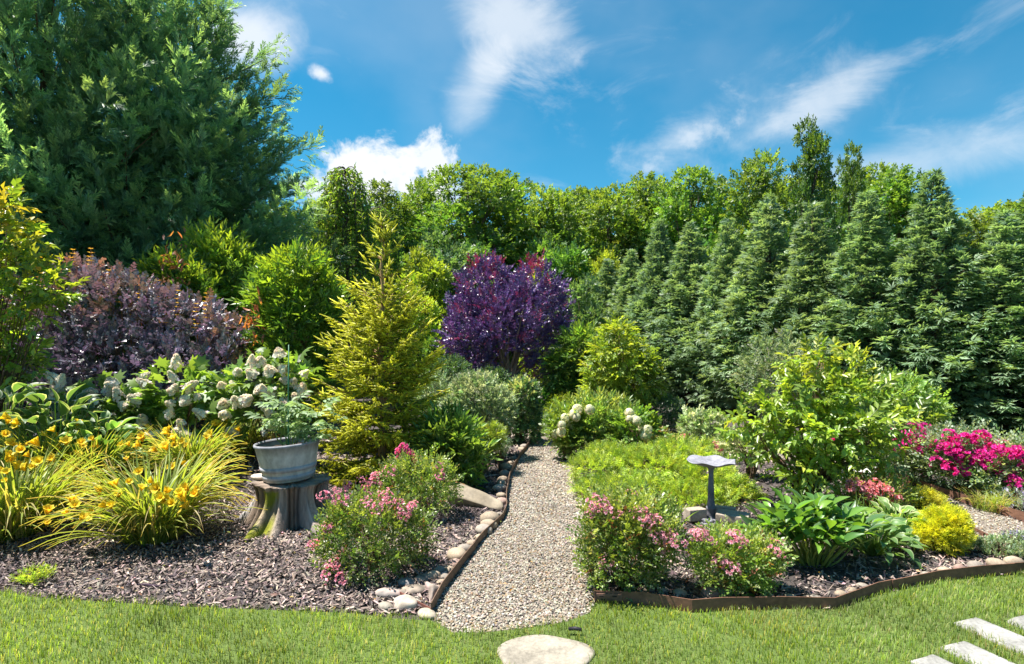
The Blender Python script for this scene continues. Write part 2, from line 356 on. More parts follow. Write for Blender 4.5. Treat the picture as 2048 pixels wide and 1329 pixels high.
# ------------------------------------------------------------------ object helpers
def thing(name, label, cat, loc, rotz=0.0, scale=(1, 1, 1), group=None):
    o = bpy.data.objects.new(name, None); o.empty_display_size = 0.1; COL.objects.link(o)
    o.location = (loc[0], loc[1], loc[2] if len(loc) > 2 else 0.0); o.rotation_euler = (0, 0, rotz)
    o.scale = scale if not isinstance(scale, (int, float)) else (scale,) * 3
    o['label'] = label; o['category'] = cat
    if group: o['group'] = group
    return o
def part(name, me, parent, kind=None, label=None):
    o = bpy.data.objects.new(name, me); COL.objects.link(o); o.parent = parent
    if kind: o['kind'] = kind
    if label: o['label'] = label
    return o
def single(name, me, label, cat, loc, rot=(0, 0, 0), scale=(1, 1, 1), group=None):
    o = bpy.data.objects.new(name, me); COL.objects.link(o); o.location = loc; o.rotation_euler = rot; o.scale = scale
    o['label'] = label; o['category'] = cat
    if group: o['group'] = group
    return o
def kids(parent, name, meshes, P, R, S, r=None):
    r = r or rng; S = np.broadcast_to(np.asarray(S, float), (len(P),)); ix = r.integers(0, len(meshes), len(P))
    for p, R_, s, i in zip(P, R, S, ix):
        o = bpy.data.objects.new(name, meshes[i]); COL.objects.link(o); o.parent = parent
        o.location = p; o.rotation_euler = Matrix(R_.tolist()).to_euler(); o.scale = (s, s, s)
def stuff(name, me, label, cat):
    o = bpy.data.objects.new(name, me); COL.objects.link(o); o['kind'] = 'stuff'; o['label'] = label; o['category'] = cat; return o
def struct(name, me, label=None):
    o = bpy.data.objects.new(name, me); COL.objects.link(o); o['kind'] = 'structure'
    if label: o['label'] = label
    return o
def sheet(name, poly, z, mat):
    tri = tessellate_polygon([[Vector((x, y, 0)) for x, y in poly]])
    V = np.array([(x, y, z) for x, y in poly]); F = np.array(tri)
    nn = np.cross(V[F[:, 1]] - V[F[:, 0]], V[F[:, 2]] - V[F[:, 0]])[:, 2] < 0; F[nn] = F[nn][:, ::-1]
    return mk(name, V, F, np.array([[.2, .2, .2]] * len(V)), mat)

def blob_points(blobs, n, r, shell=(0.72, 1.0), lump=0.16, zmin=-0.55, reject=0.72):
    B = np.array([list(c) + list(rd) for c, rd in blobs], float); C, Rd = B[:, :3], B[:, 3:]
    area = (Rd[:, 0] * Rd[:, 1] + Rd[:, 0] * Rd[:, 2] + Rd[:, 1] * Rd[:, 2]); out_p, out_n, need = [], [], n
    while need > 0:
        k = int(need * 1.7) + 30; ix = r.choice(len(B), k, p=area / area.sum()); d = nrm(r.normal(size=(k, 3)))
        d = d[:, :]; ok = d[:, 2] > zmin; ix, d = ix[ok], d[ok]
        s = shell[0] + (shell[1] - shell[0]) * np.sqrt(r.random(len(d))); s = s * (1 + lump * noise(d * 2.2 + C[ix] * 3, 1.5))
        p = C[ix] + d * Rd[ix] * s[:, None]
        q = np.linalg.norm((p[:, None] - C[None]) / Rd[None], axis=-1); q[np.arange(len(p)), ix] = 9
        keep = (q.min(1) > reject) & (p[:, 2] > 0.02)
        out_p.append(p[keep]); out_n.append(nrm(d / Rd[ix])[keep]); need -= keep.sum()
    return np.concatenate(out_p)[:n], np.concatenate(out_n)[:n]
def bush(g, blobs, n, Ts, size, K, up=0.45, rnd=0.45, shell=(0.72, 1.0), lump=0.16, upv=0.35, zmin=-0.55, r=None, droop=0.0, reject=0.72, szvar=0.3):
    r = r or rng; P, nn = blob_points(blobs, n, r, shell, lump, zmin, reject)
    d = nrm(nn + np.array([0, 0, up - droop]) + rnd * r.normal(size=nn.shape)); upn = nrm(np.array([0, 0, 1.0]) + 0.5 * nn + upv * r.normal(size=nn.shape))
    if callable(K): K = K(P, nn)
    ix = r.integers(0, len(Ts), n); S = size * (1 + szvar * (r.random(n) - .5) * 2)
    for k, T in enumerate(Ts):
        m = ix == k; g.inst(T, P[m], frames(d[m], upn[m]), S[m], K[m])
    return P, nn
def stems(g, base_r, targets, rad, col, r=None, sides=5, sag=0.08, wob=0.02, taper=0.25):
    r = r or rng
    for t in targets:
        a = r.uniform(0, 6.28); p0 = (base_r * math.cos(a), base_r * math.sin(a), 0.0)
        P = curve(p0, t, 7, sag, wob, r); V, F = tube(P, np.linspace(rad, rad * taper, 7), sides); g.add(V, F, np.array(col))

# ================================================================== SETTING
gV = np.array([(-400, -400, 0), (400, -400, 0), (400, 400, 0), (-400, 400, 0)], float)
struct('ground', mk('ground', gV, np.array([[0, 1, 2], [0, 2, 3]]), np.full((4, 3), .1), SOIL))
pathL = [gp(*p) for p in ((862, 1232), (884, 1190), (933, 1125), (969, 1080), (1007, 1043), (1013, 1028), (1013, 994), (1022, 953), (1041, 915), (1061, 891), (1072, 878))]
pathFar = [(-0.3, 10.6), (-1.4, 11.0), (-1.8, 12.3), (-0.6, 12.3)] + [gp(1071, 857), gp(1112, 870)]
pathR = [gp(*p) for p in ((1124, 880), (1143, 905), (1145, 923), (1152, 972), (1164, 1002), (1172, 1050), (1176, 1100), (1179, 1145), (1187, 1180), (1190, 1208))]
pathFront = [gp(*p) for p in ((1180, 1228), (1130, 1247), (1030, 1262), (960, 1268), (905, 1268), (880, 1252))]
path_poly = pathL + pathFar + pathR + pathFront
lawnL = [(-25, 6.5), (-9, 4.9), gp(-420, 1160), gp(-150, 1172), gp(0, 1185), gp(60, 1196), gp(200, 1206), gp(350, 1215), gp(520, 1222), gp(700, 1229), gp(790, 1240)]
edgeR = [gp(*p) for p in ((1190, 1208), (1284, 1211), (1384, 1228), (1446, 1223), (1560, 1221), (1672, 1222), (1758, 1189), (1878, 1165), (1960, 1156), (2048, 1150), (2200, 1141), (2500, 1120))]
lawn_poly = lawnL + [gp(862, 1244)] + pathFront[::-1] + edgeR + [(25, 8), (25, -20), (-25, -20)]
struct('lawn', sheet('lawn', lawn_poly, 0.008, TURF), 'mown green lawn in front of the flower beds')
struct('gravel_path', sheet('gravel_path', path_poly, 0.006, GRAV), 'pale pea gravel path curving between the beds')
side_poly = [(4.25, 4.75), (4.95, 4.72), (5.02, 5.6), (4.86, 7.2), (4.7, 8.6), (3.9, 9.6), (3.5, 9.2), (4.2, 8.0), (4.38, 6.8), (4.40, 5.6)]
struct('gravel_path', sheet('gravel_path', side_poly, 0.006, GRAV), 'second pale gravel path beside the magenta roses')

STEPS = [('oval', 0.185, 3.23, 0.275, 0.205)]
PAV = [(2.40, 2.90), (2.68, 3.04), (2.98, 3.33), (3.32, 3.36), (3.66, 3.47)]
PDIR = np.array([0.33, -0.94]); PW, PL = 0.21, 0.62
def in_paver(x, y, m=0.0):
    r = np.zeros(len(x), bool)
    for cx, cy in PAV:
        u = (x - cx) * PDIR[0] + (y - cy) * PDIR[1]; v = -(x - cx) * PDIR[1] + (y - cy) * PDIR[0]
        r |= (np.abs(u) < PL / 2 + m) & (np.abs(v) < PW / 2 + m)
    _, cx, cy, a, b = STEPS[0]
    r |= ((x - cx) / (a + m)) ** 2 + ((y - cy) / (b + m)) ** 2 < 1
    return r

def mz(x, y): return .42 * np.exp(-((np.asarray(x) + 4.6) / 2.2) ** 2 - ((np.asarray(y) - 7.4) / 1.3) ** 2)
gx, gy = np.meshgrid(np.linspace(-9.5, .3, 50), np.linspace(4.4, 10.6, 36)); V = np.stack([gx.ravel(), gy.ravel(), mz(gx, gy).ravel() - .014], -1); ii = np.arange(50 * 35).reshape(35, 50)[:, :-1].ravel(); F = np.concatenate([np.stack([ii, ii + 1, ii + 51], -1), np.stack([ii, ii + 51, ii + 50], -1)])
struct('planting_mound', mk('planting_mound', V, F, np.full((len(V), 3), .1), SOIL), 'gently raised mulch bank under the hydrangeas')
# grass (stuff)
r = np.random.default_rng(21)
def blade_T(k):
    rr = np.random.default_rng(k); b = rr.uniform(.1, .5); w = 0.055
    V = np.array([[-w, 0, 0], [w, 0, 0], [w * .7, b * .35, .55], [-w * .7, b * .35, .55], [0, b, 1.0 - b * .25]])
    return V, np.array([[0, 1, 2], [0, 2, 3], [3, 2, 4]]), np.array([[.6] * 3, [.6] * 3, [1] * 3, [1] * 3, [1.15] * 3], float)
g = Geo()
n = 200000; gx = r.uniform(-5.4, 5.4, n); gy = r.uniform(1.6, 5.3, n)
keepw = np.where(gy > 2.75, 1.0, 0.30) * np.where(np.abs(gx) < gy * 0.95 + .5, 1, 0.25)
jn = np.stack([gx, gy, gx * 0], -1); m = inpoly(gx + .035 * noise(jn, 9, 1) + .02 * r.normal(size=n), gy + .035 * noise(jn, 9, 4) + .02 * r.normal(size=n), lawn_poly) & (r.random(n) < keepw) & ~in_paver(gx, gy, -0.008)
gx, gy = gx[m] + .012 * r.normal(size=m.sum()), gy[m] + .012 * r.normal(size=m.sum()); n = len(gx)
P = np.stack([gx, gy, np.full(n, .008)], -1); tuft = noise(P, 5.5)
d = np.stack([noise(P, 2.3, 1) + r.normal(size=n), noise(P, 2.3, 5) + r.normal(size=n), np.zeros(n)], -1); R = frames(nrm(d), np.tile([0, 0, 1.0], (n, 1)))
S = (0.030 + 0.020 * r.random(n)) * (1 + .35 * tuft); S = np.stack([np.full(n, .040), S * 1.2, S], -1)
K = pal(n, [(.16, .225, .045), (.20, .26, .055), (.11, .175, .035), (.30, .30, .13), (.38, .34, .22)], [4, 5, 2.5, 1.6, .7], .2, r) * (1 + .30 * noise(P, 3.1, 9) + .18 * noise(P, 14, 2))[:, None]
dry = (noise(P, 1.7, 12) + .5 * noise(P, 6, 3) > .62) & (r.random(n) < .45); K[dry] = pal(dry.sum(), [(.30, .27, .13), (.26, .27, .09)], None, .2, r)
for k in range(5):
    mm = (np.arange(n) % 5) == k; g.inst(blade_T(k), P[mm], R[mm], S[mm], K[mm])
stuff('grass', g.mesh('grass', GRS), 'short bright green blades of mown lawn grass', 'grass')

# gravel (stuff)
g = Geo(); OCT = (np.array([[1, 0, 0], [-1, 0, 0], [0, 1, 0], [0, -1, 0], [0, 0, .7], [0, 0, -.5]], float), np.array([[0, 2, 4], [2, 1, 4], [1, 3, 4], [3, 0, 4], [2, 0, 5], [1, 2, 5], [3, 1, 5], [0, 3, 5]]), np.ones((6, 3)))
def pebbles(poly, n, x0, x1, y0, y1, dens):
    x = r.uniform(x0, x1, n); y = r.uniform(y0, y1, n); m = inpoly(x, y, poly) & (r.random(n) < dens(y)); x, y = x[m], y[m]; k = len(x)
    P = np.stack([x, y, .009 + .006 * r.random(k)], -1); R = frames(nrm(r.normal(size=(k, 3)) * [1, 1, .25]), nrm(np.array([0, 0, 1.0]) + .35 * r.normal(size=(k, 3))))
    S = (.0075 + .006 * r.random(k) ** 2)[:, None] * r.uniform(.7, 1.2, (k, 3)) * (1 + .08 * np.maximum(y - 5, 0))[:, None]
    K = pal(k, [(.41, .35, .275), (.335, .285, .22), (.285, .19, .11), (.47, .43, .365), (.16, .13, .112), (.06, .052, .048)], [5, 4, 2.2, 3, 1.6, 1.0], .15, r)
    K *= (1 + .16 * noise(P, 1.1, 2) + .10 * noise(P, 4.5, 6))[:, None]
    g.inst(OCT, P, R, S, K)
pebbles(path_poly, 88000, -1.2, 1.0, 3.4, 11.9, lambda y: np.where(y < 5.2, 1.0, np.where(y < 7, .62, .36)))
pebbles(side_poly, 15000, 3.4, 5.1, 4.7, 9.6, lambda y: np.where(y < 6.5, .8, .4))
stuff('gravel', g.mesh('gravel', PEB, True), 'loose tan and cream pea gravel covering the paths', 'gravel')

# mulch chips (stuff)
g = Geo(); CT = (np.array([[-.5, -.09, 0], [-.45, .10, 0], [.5, .07, 0], [.42, -.1, 0], [0, .0, .10]], float), np.array([[0, 3, 4], [3, 2, 4], [2, 1, 4], [1, 0, 4]]), np.array([[.8] * 3, [.8] * 3, [.95] * 3, [.95] * 3, [1.15] * 3], float))
def chips(n, x0, x1, y0, y1, f):
    x = r.uniform(x0, x1, n); y = r.uniform(y0, y1, n); m = ~inpoly(x, y, lawn_poly) & ~inpoly(x, y, path_poly) & ~inpoly(x, y, side_poly) & (np.abs(x) < y * .95 + .6); x, y = x[m], y[m]; k = len(x)
    P = np.stack([x, y, .006 + .022 * r.random(k) + mz(x, y)], -1); R = frames(nrm(np.array([0, 0, 1.0]) + .45 * r.normal(size=(k, 3))), nrm(r.normal(size=(k, 3)) * [1, 1, .2])); R = R[:, :, [0, 2, 1]]
    R[:, :, 1] *= -1
    l = f * (.025 + .065 * r.random(k) ** 2); S = np.stack([l, f * (.03 + .05 * r.random(k)), .013 + .012 * r.random(k)], -1)
    t = noise(P, .75, 3) > .18
    K = pal(k, [(.28, .215, .185), (.19, .145, .128), (.105, .082, .08), (.36, .285, .235), (.055, .046, .048)], [4, 4, 3.4, 1.6, 3], .28, r)
    K[t] *= np.array([.62, .62, .68])
    g.inst(CT, P, R, S, K)
chips(38000, -5.6, 0.2, 3.7, 6.2, 1.0); chips(11000, -4.5, .4, 6.2, 11, 1.5)
chips(21000, .3, 6.0, 3.6, 6.2, 1.0); chips(9000, .6, 7, 6.2, 10.5, 1.5)
stuff('mulch', g.mesh('mulch', CHIP), 'weathered grey brown bark mulch covering the beds', 'mulch')

g = Geo(); n = 420; x = r.uniform(-3.2, 3.6, n); y = r.uniform(3.75, 6.4, n); m = ~inpoly(x, y, lawn_poly) & (~inpoly(x, y, path_poly) | (r.random(n) < .35)); x, y = x[m], y[m]; n = len(x)
g.inst(leaf2(.6, .12, .1), np.stack([x, y, .035 + .01 * r.random(n)], -1), frames(nrm(r.normal(size=(n, 3)) * [1, 1, .15]), nrm(np.array([0, 0, 1.0]) + .4 * r.normal(size=(n, 3)))), r.uniform(.014, .038, n), pal(n, [(.30, .20, .09), (.22, .12, .06), (.62, .34, .40), (.16, .2, .05)], [3, 3, 2, 2], .2, r))
stuff('leaf_litter', g.mesh('leaf_litter', LM), 'scattered fallen leaves and pink petals on the mulch', 'leaf litter')

# ================================================================== BACKGROUND TREES
def conifer_plume(h, R, prof, nb, per, fT, size, K0, K1, seed, elev=(15, 45), zlo=0.03, rsp=0.28, tipup=0.25, lv=(.72, 1.12), bv=(.8, 1.25), pin=0):
    """upright evergreen: every branch carries a plume of feathery sprays"""
    r = np.random.default_rng(seed); g = Geo(); tr = Geo()
    V, F = tube(curve((0, 0, 0), (0, 0, h * .97), 10, 0, .03, r), np.linspace(.028 * h, .01, 10), 8); tr.add(V, F, np.array([.12, .075, .05]))
    P, Dd, U, S, K = [], [], [], [], []
    for b in range(nb):
        t = zlo + (1 - zlo) * (b + r.random()) / nb; t = 1 - (1 - t) ** 0.85 if t < 1 else t
        t = min(t, .995); Lb = R * prof(t) * r.uniform(*lv) + .12; a = b * 2.39996 + r.normal() * .3
        e = math.radians(elev[0] + (elev[1] - elev[0]) * t + 6 * r.normal()); dirb = np.array([math.cos(a) * math.cos(e), math.sin(a) * math.cos(e), math.sin(e)])
        z0 = h * t - math.sin(e) * Lb * .75; p0 = np.array([0, 0, max(z0, .05)])
        if b % 3 == 0 and Lb > .5:
            V, F = tube(curve(p0, p0 + dirb * Lb * .85, 4), np.linspace(.012 * Lb + .008, .004, 4), 4, False); tr.add(V, F, np.array([.13, .08, .05]))
        m = max(5, int(per * (Lb / R) ** 1.0 * r.uniform(.8, 1.2))); s = 1 - .72 * r.random(m) ** 1.35
        off = nrm(r.normal(size=(m, 3)) + 1e-6); off -= (off @ dirb)[:, None] * dirb; off *= (rsp * Lb * (1.08 - s) + .04)[:, None] * r.random((m, 1))
        p = p0 + dirb * (Lb * s)[:, None] + off; p[:, 2] += .10 * Lb * s ** 2
        if pin:
            roll = .7 * r.normal(); sv = nrm(np.cross(dirb, [0, 0, 1.0])); uv = np.cross(sv, dirb); ns_ = max(4, int(pin * Lb / R)); pp, dl, sl_ = [], [], []
            for j in range(ns_):
                sj = .30 + .70 * (j + .5) / ns_; sd = 1 if j % 2 else -1; ro_ = roll + .5 * r.normal(); bd = nrm(dirb * .85 + (sv * math.cos(ro_) + uv * math.sin(ro_)) * sd * .62 + np.array([0, 0, .08])); bl = Lb * .40 * (1.12 - sj) + .12
                q0 = p0 + dirb * (Lb * sj); q0[2] += .10 * Lb * sj ** 2; ks = max(2, int(bl / .125))
                for k in range(ks):
                    fk = (k + .6) / ks; x_ = q0 + bd * bl * fk; x_[2] -= .10 * bl * fk ** 2; pp.append(x_); dl.append(nrm(bd + .32 * r.normal(size=3) + np.array([0, 0, .10 - .25 * fk]))); sl_.append(sj * .55 + .45 * fk)
            pp.append(p0 + dirb * Lb + [0, 0, .10 * Lb]); dl.append(nrm(dirb + [0, 0, .2])); sl_.append(1.0)
            p = np.array(pp); s = np.array(sl_); m = len(p); P.append(p); Dd.append(np.array(dl)); U.append(nrm(np.array([0, 0, 1.0]) + .3 * dirb + .35 * r.normal(size=(m, 3)))); S.append(size * r.uniform(.75, 1.25, m))
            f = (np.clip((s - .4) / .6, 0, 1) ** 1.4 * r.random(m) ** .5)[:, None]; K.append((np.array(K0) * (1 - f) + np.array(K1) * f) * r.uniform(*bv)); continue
        P.append(p); Dd.append(nrm(dirb * 1.0 + nrm(off) * .55 + np.array([0, 0, tipup]) + .18 * r.normal(size=(m, 3))))
        U.append(nrm(np.array([0, 0, 1.0]) + .5 * dirb + .3 * r.normal(size=(m, 3))))
        S.append(size * r.uniform(.7, 1.25, m) * (.8 + .3 * min(1, Lb)))
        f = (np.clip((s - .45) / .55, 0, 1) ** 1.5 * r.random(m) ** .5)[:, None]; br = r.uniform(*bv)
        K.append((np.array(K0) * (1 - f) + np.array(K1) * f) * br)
    P = np.concatenate(P); ok = P[:, 2] > .1; n = ok.sum(); Rm = frames(np.concatenate(Dd)[ok], np.concatenate(U)[ok]); S = np.concatenate(S)[ok]; K = np.concatenate(K)[ok]; P = P[ok]
    for k, T in enumerate(fT):
        m = np.arange(n) % len(fT) == k; g.inst(T, P[m], Rm[m], S[m], K[m])
    return tr.mesh('trunk', BARK), g.mesh('crown', LMc), n
FR = [frond(8, .42, .05, 40, .06, np.random.default_rng(s)) for s in (1, 2)]
FL = [frond2(8, .46, .055, 31, .08, np.random.default_rng(k)) for k in (1, 2, 3)]
FJ = [frond2(6, .44, .055, 42, .09, np.random.default_rng(k)) for k in (4, 5, 6)]
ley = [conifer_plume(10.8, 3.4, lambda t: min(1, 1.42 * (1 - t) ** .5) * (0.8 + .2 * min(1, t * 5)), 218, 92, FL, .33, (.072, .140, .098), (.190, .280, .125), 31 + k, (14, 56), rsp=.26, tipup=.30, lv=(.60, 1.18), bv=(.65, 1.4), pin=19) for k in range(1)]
for px, d, sc, rz, lb in ((-170, 11.0, (.95, .95, 1.02), .4, 'tall dark green cypress behind the yellow green arching tree, feathery sprays'),
                          (95, 11.6, (.86, .86, 1.10), 2.2, 'tallest feathery cypress rising behind the purple leaved shrub'),
                          (255, 12.6, (.90, .90, 1.04), 4.1, 'broad feathery cypress behind the cherry laurels'),
                          (392, 14.0, (1.0, 1.0, 1.0), 5.2, 'dark feathery cypress at the end of its row, outlined against the clouds')):
    t = thing('cypress_tree', lb, 'tree', (X(px, d), d), rz, sc, 'tall cypress trees screening the garden')
    part('trunk', ley[0][0], t); part('crown', ley[0][1], t)

FN = [fan(5, .30, np.random.default_rng(s)) for s in (1, 2, 3)]
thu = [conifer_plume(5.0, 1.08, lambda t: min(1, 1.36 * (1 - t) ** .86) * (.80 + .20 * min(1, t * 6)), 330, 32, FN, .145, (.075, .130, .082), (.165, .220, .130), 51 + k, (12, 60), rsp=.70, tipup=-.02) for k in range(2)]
HL = ['arborvitae at the far end of the evergreen screen, behind the grey green tree', 'arborvitae right behind the pale lime tree at the screen end', 'arborvitae behind the left half of the small bright dogwood', 'arborvitae rising behind the right side of the small bright dogwood', 'arborvitae behind the round dark evergreen ball', 'arborvitae behind the silver leaved shrub',
      'arborvitae below the tallest twin topped tree', 'arborvitae behind the top of the large multi stemmed dogwood', 'arborvitae with a pointed tip against open sky, behind the light green mounded shrub', 'arborvitae behind the magenta roses', 'arborvitae past the magenta roses at the near end of the screen', 'last arborvitae at the near end of the screen']
hedge = [(1215, 20.5, 4.7), (1262, 19.0, 5.0), (1318, 17.6, 5.25), (1382, 16.2, 5.2), (1455, 14.9, 5.1), (1536, 13.7, 5.0), (1625, 12.6, 4.95), (1735, 11.6, 4.9), (1868, 10.8, 4.75), (2015, 10.1, 4.2), (2190, 9.4, 4.5), (2400, 8.9, 4.6)]
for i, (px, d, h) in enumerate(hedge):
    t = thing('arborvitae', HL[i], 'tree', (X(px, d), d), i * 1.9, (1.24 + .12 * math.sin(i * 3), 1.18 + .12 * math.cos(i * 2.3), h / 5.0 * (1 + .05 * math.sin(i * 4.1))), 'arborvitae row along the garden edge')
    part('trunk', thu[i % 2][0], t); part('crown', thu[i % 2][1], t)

def decid(seed, h, crown, nb, n, leafs, size, cols, wts, trunk=.17, mat=None, up=.25, rnd=.6, sub=2, lump=.25, topcol=None):
    """broadleaf tree: crown = (z0, z1, rx) ; trunk with limbs into every leaf mass"""
    r = np.random.default_rng(seed); g = Geo(); tr = Geo(); z0, z1, rx = crown; blobs = []
    for i in range(nb):
        f = (i + .5) / nb; z = z0 + (z1 - z0) * f; prof = math.sin(math.pi * min(1, .15 + .85 * f) ** .8) ** .6; a = i * 2.4 + r.normal() * .4
        rr = rx * prof * r.uniform(.35, .85); s = rx * r.uniform(.30, .52) * (.65 + .35 * prof)
        blobs.append(((rr * math.cos(a), rr * math.sin(a), z), (s, s, s * r.uniform(.7, 1.0))))
    lead = curve((0, 0, 0), (r.normal() * .15, r.normal() * .15, z1 * .93), 9, 0, .06, r); V, F = tube(lead, np.linspace(trunk, .03, 9), 8); tr.add(V, F, np.array([.10, .08, .065]))
    for c, rd in blobs:
        k = max(1, min(7, int(c[2] / (z1 * .93) * 8 * .62))); P = curve(lead[k], c, 6, .12 * rx, .05 * rx, r); V, F = tube(P, np.linspace(trunk * .42, .012, 6), 5, False); tr.add(V, F, np.array([.10, .08, .065]))
        for q in range(sub):
            e = np.array(c) + nrm(r.normal(size=3)) * np.array(rd) * .85; V, F = tube(curve(P[3], e, 4, .03, .03, r), np.linspace(trunk * .2, .008, 4), 4, False); tr.add(V, F, np.array([.10, .08, .065]))
    def KF(P, nn):
        K = pal(len(P), cols, wts, .2, r)
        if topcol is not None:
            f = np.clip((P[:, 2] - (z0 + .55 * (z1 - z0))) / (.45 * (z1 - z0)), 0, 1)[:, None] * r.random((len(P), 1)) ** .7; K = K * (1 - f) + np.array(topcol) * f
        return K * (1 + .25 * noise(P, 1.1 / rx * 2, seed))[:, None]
    bush(g, blobs, n, leafs, size, KF, up, rnd, (.45, 1.0), lump, .5, -.75, r, reject=.55)
    return tr.mesh('trunk', BARK), g.mesh('crown', mat or LM)
BIGL = [spray(9, .62, .40, 1.1, r=np.random.default_rng(s), up=.5, twig=False, rndup=.6) for s in (1, 2, 3)]
GREENS = [(.055, .120, .026), (.080, .145, .030), (.035, .085, .025), (.11, .165, .03)]
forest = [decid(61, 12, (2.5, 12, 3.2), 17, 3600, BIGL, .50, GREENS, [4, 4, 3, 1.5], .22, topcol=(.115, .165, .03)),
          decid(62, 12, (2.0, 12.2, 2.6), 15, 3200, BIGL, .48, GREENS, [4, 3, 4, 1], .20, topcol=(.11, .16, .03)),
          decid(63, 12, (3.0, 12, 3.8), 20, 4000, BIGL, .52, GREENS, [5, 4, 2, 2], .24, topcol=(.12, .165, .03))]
def tree_at(px, d, ytop, hmesh, wsc, rz, mesh, label, group, name='broadleaf_tree'):
    h = Z(ytop, d); s = h / hmesh; t = thing(name, label, 'tree', (X(px, d), d), rz, (s * wsc, s * wsc, s), group)
    part('trunk', mesh[0], t); part('crown', mesh[1], t); return t
LW = 'broadleaf woodland tree behind the garden'
wood = [(560, 36, 420, 1, .95), (640, 33, 420, 0, .9), (765, 30, 385, 1, .82), (860, 33, 378, 2, .72), (945, 31, 346, 0, .98), (1018, 34, 362, 1, .9), (1090, 31, 398, 2, .75),
        (1165, 35, 398, 1, .95), (1225, 32, 385, 0, .8), (1285, 34, 366, 1, .9), (1375, 31, 352, 0, .72), (1440, 34, 375, 1, .8), (1520, 29, 338, 2, .66), (1745, 31, 345, 0, .7), (1795, 28, 352, 1, .85),
        (1860, 34, 425, 1, .9), (1945, 35, 440, 0, .9), (2060, 25, 402, 1, .9), (2200, 26, 400, 2, .8), (420, 38, 380, 2, 1.0), (1130, 44, 405, 2, 1.1), (1320, 45, 390, 2, 1.1), (820, 44, 410, 0, 1.2), (1600, 44, 380, 2, 1.2), (2000, 46, 430, 2, 1.3), (680, 46, 420, 2, 1.3)]
WL_ = ['woodland tree behind the cherry laurels and dark cypress', 'woodland tree behind the taller weeping tree', 'woodland tree between the two weeping trees', 'woodland tree showing over the lower weeping tree', 'broad crowned woodland tree rising above the left of the purple plum', 'woodland tree rising above the right of the purple plum', 'low woodland tree between the plum and the pale lime tree', 'woodland tree behind the pale lime tree',
       'woodland tree above the far end of the evergreen screen', 'woodland tree behind the small bright dogwood and screen', 'woodland tree above the fourth arborvitae of the screen', 'woodland tree above the arborvitae beyond the round evergreen ball', 'bushy woodland tree next to the tallest twin topped tree', 'woodland tree crowded against the slim open tree', 'woodland tree on the sky side of the slim open tree', 'low woodland tree behind the arborvitae with the pointed tip',
       'low woodland tree between the pointed arborvitae and its near neighbour', 'woodland tree behind the arborvitae past the magenta roses', 'woodland tree behind the last arborvitae of the screen', 'woodland tree hidden behind the broad cypress']
for i, (px, d, yt, k, w) in enumerate(wood):
    LW = WL_[i] if i < len(WL_) else 'woodland tree deep behind the first row of the wood'
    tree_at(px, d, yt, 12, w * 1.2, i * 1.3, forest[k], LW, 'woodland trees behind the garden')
tree_at(1622, 23, 262, 12, .52, .8, forest[1], 'tallest narrow twin topped tree rising above the evergreen screen', None)
tree_at(1700, 26, 312, 12, .42, 2.8, forest[1], 'slim open tree beside the tallest tree above the evergreen screen', None)

# lower trees between the plum and the wood
def small_tree(seed, rx, h, n, cols, wts, sz, mat=None, z0=.1, nb=9, up=.2, leafs=None, topcol=None): return decid(seed, h, (z0, h, rx), nb, n, leafs or MIDL, sz, cols, wts, .05, mat, up, .55, 1, .22, topcol)
MIDL = [spray(9, .5, .40, 1.0, r=np.random.default_rng(s), up=.4, rndup=.5) for s in (4, 5, 6)]
LIME = [(.19, .25, .035), (.14, .21, .03), (.10, .16, .03)]
BLUEG = [(.07, .13, .06), (.10, .16, .075), (.05, .095, .05)]
MIDG = [(.06, .125, .03), (.10, .17, .035), (.045, .09, .025)]
st = {'lime': small_tree(71, 1.4, 4.2, 2000, LIME, [3, 3, 2], .32, topcol=(.24, .27, .04)), 'blue': small_tree(72, 1.5, 4.6, 2100, BLUEG, [3, 3, 2], .30), 'mid': small_tree(73, 1.5, 4.2, 2000, MIDG, [3, 3, 2], .34)}
for px, d, yt, k, w, lb in ((845, 18.5, 515, 'lime', .85, 'lime green tree behind the golden spruce'), (892, 20.5, 476, 'blue', .95, 'blue green round tree behind the purple plum'), (838, 15.5, 590, 'lime', .75, 'low yellow green tree close behind the golden spruce'),
                            (1075, 19.5, 535, 'lime', .6, 'yellow green tree showing above the purple plum'), (1165, 19.0, 560, 'blue', .8, 'grey green tree right behind the purple plum'), (1205, 22.5, 520, 'lime', .75, 'pale lime tree at the far end of the evergreen screen'),
                            (1120, 22.0, 520, 'mid', 1.0, 'mid green tree between the plum and the wood'), (960, 22.5, 520, 'mid', 1.0, 'mid green tree hidden behind the plum crown'), (770, 21.5, 520, 'mid', 1.1, 'mid green tree behind the spruce leader'),
                            (1150, 15.5, 700, 'mid', .8, 'low leafy shrub beside the plum trunk'), (870, 14.5, 690, 'mid', .7, 'dark leafy shrub between spruce and plum'), (690, 19.0, 560, 'mid', 1.1, 'mid green tree below the weeping tree'), (600, 20, 540, 'mid', 1.2, 'mid green tree behind the cherry laurels')):
    tree_at(px, d, yt, 4.2 if k != 'blue' else 4.6, w, px * .01, st[k], lb, None, 'small_tree')

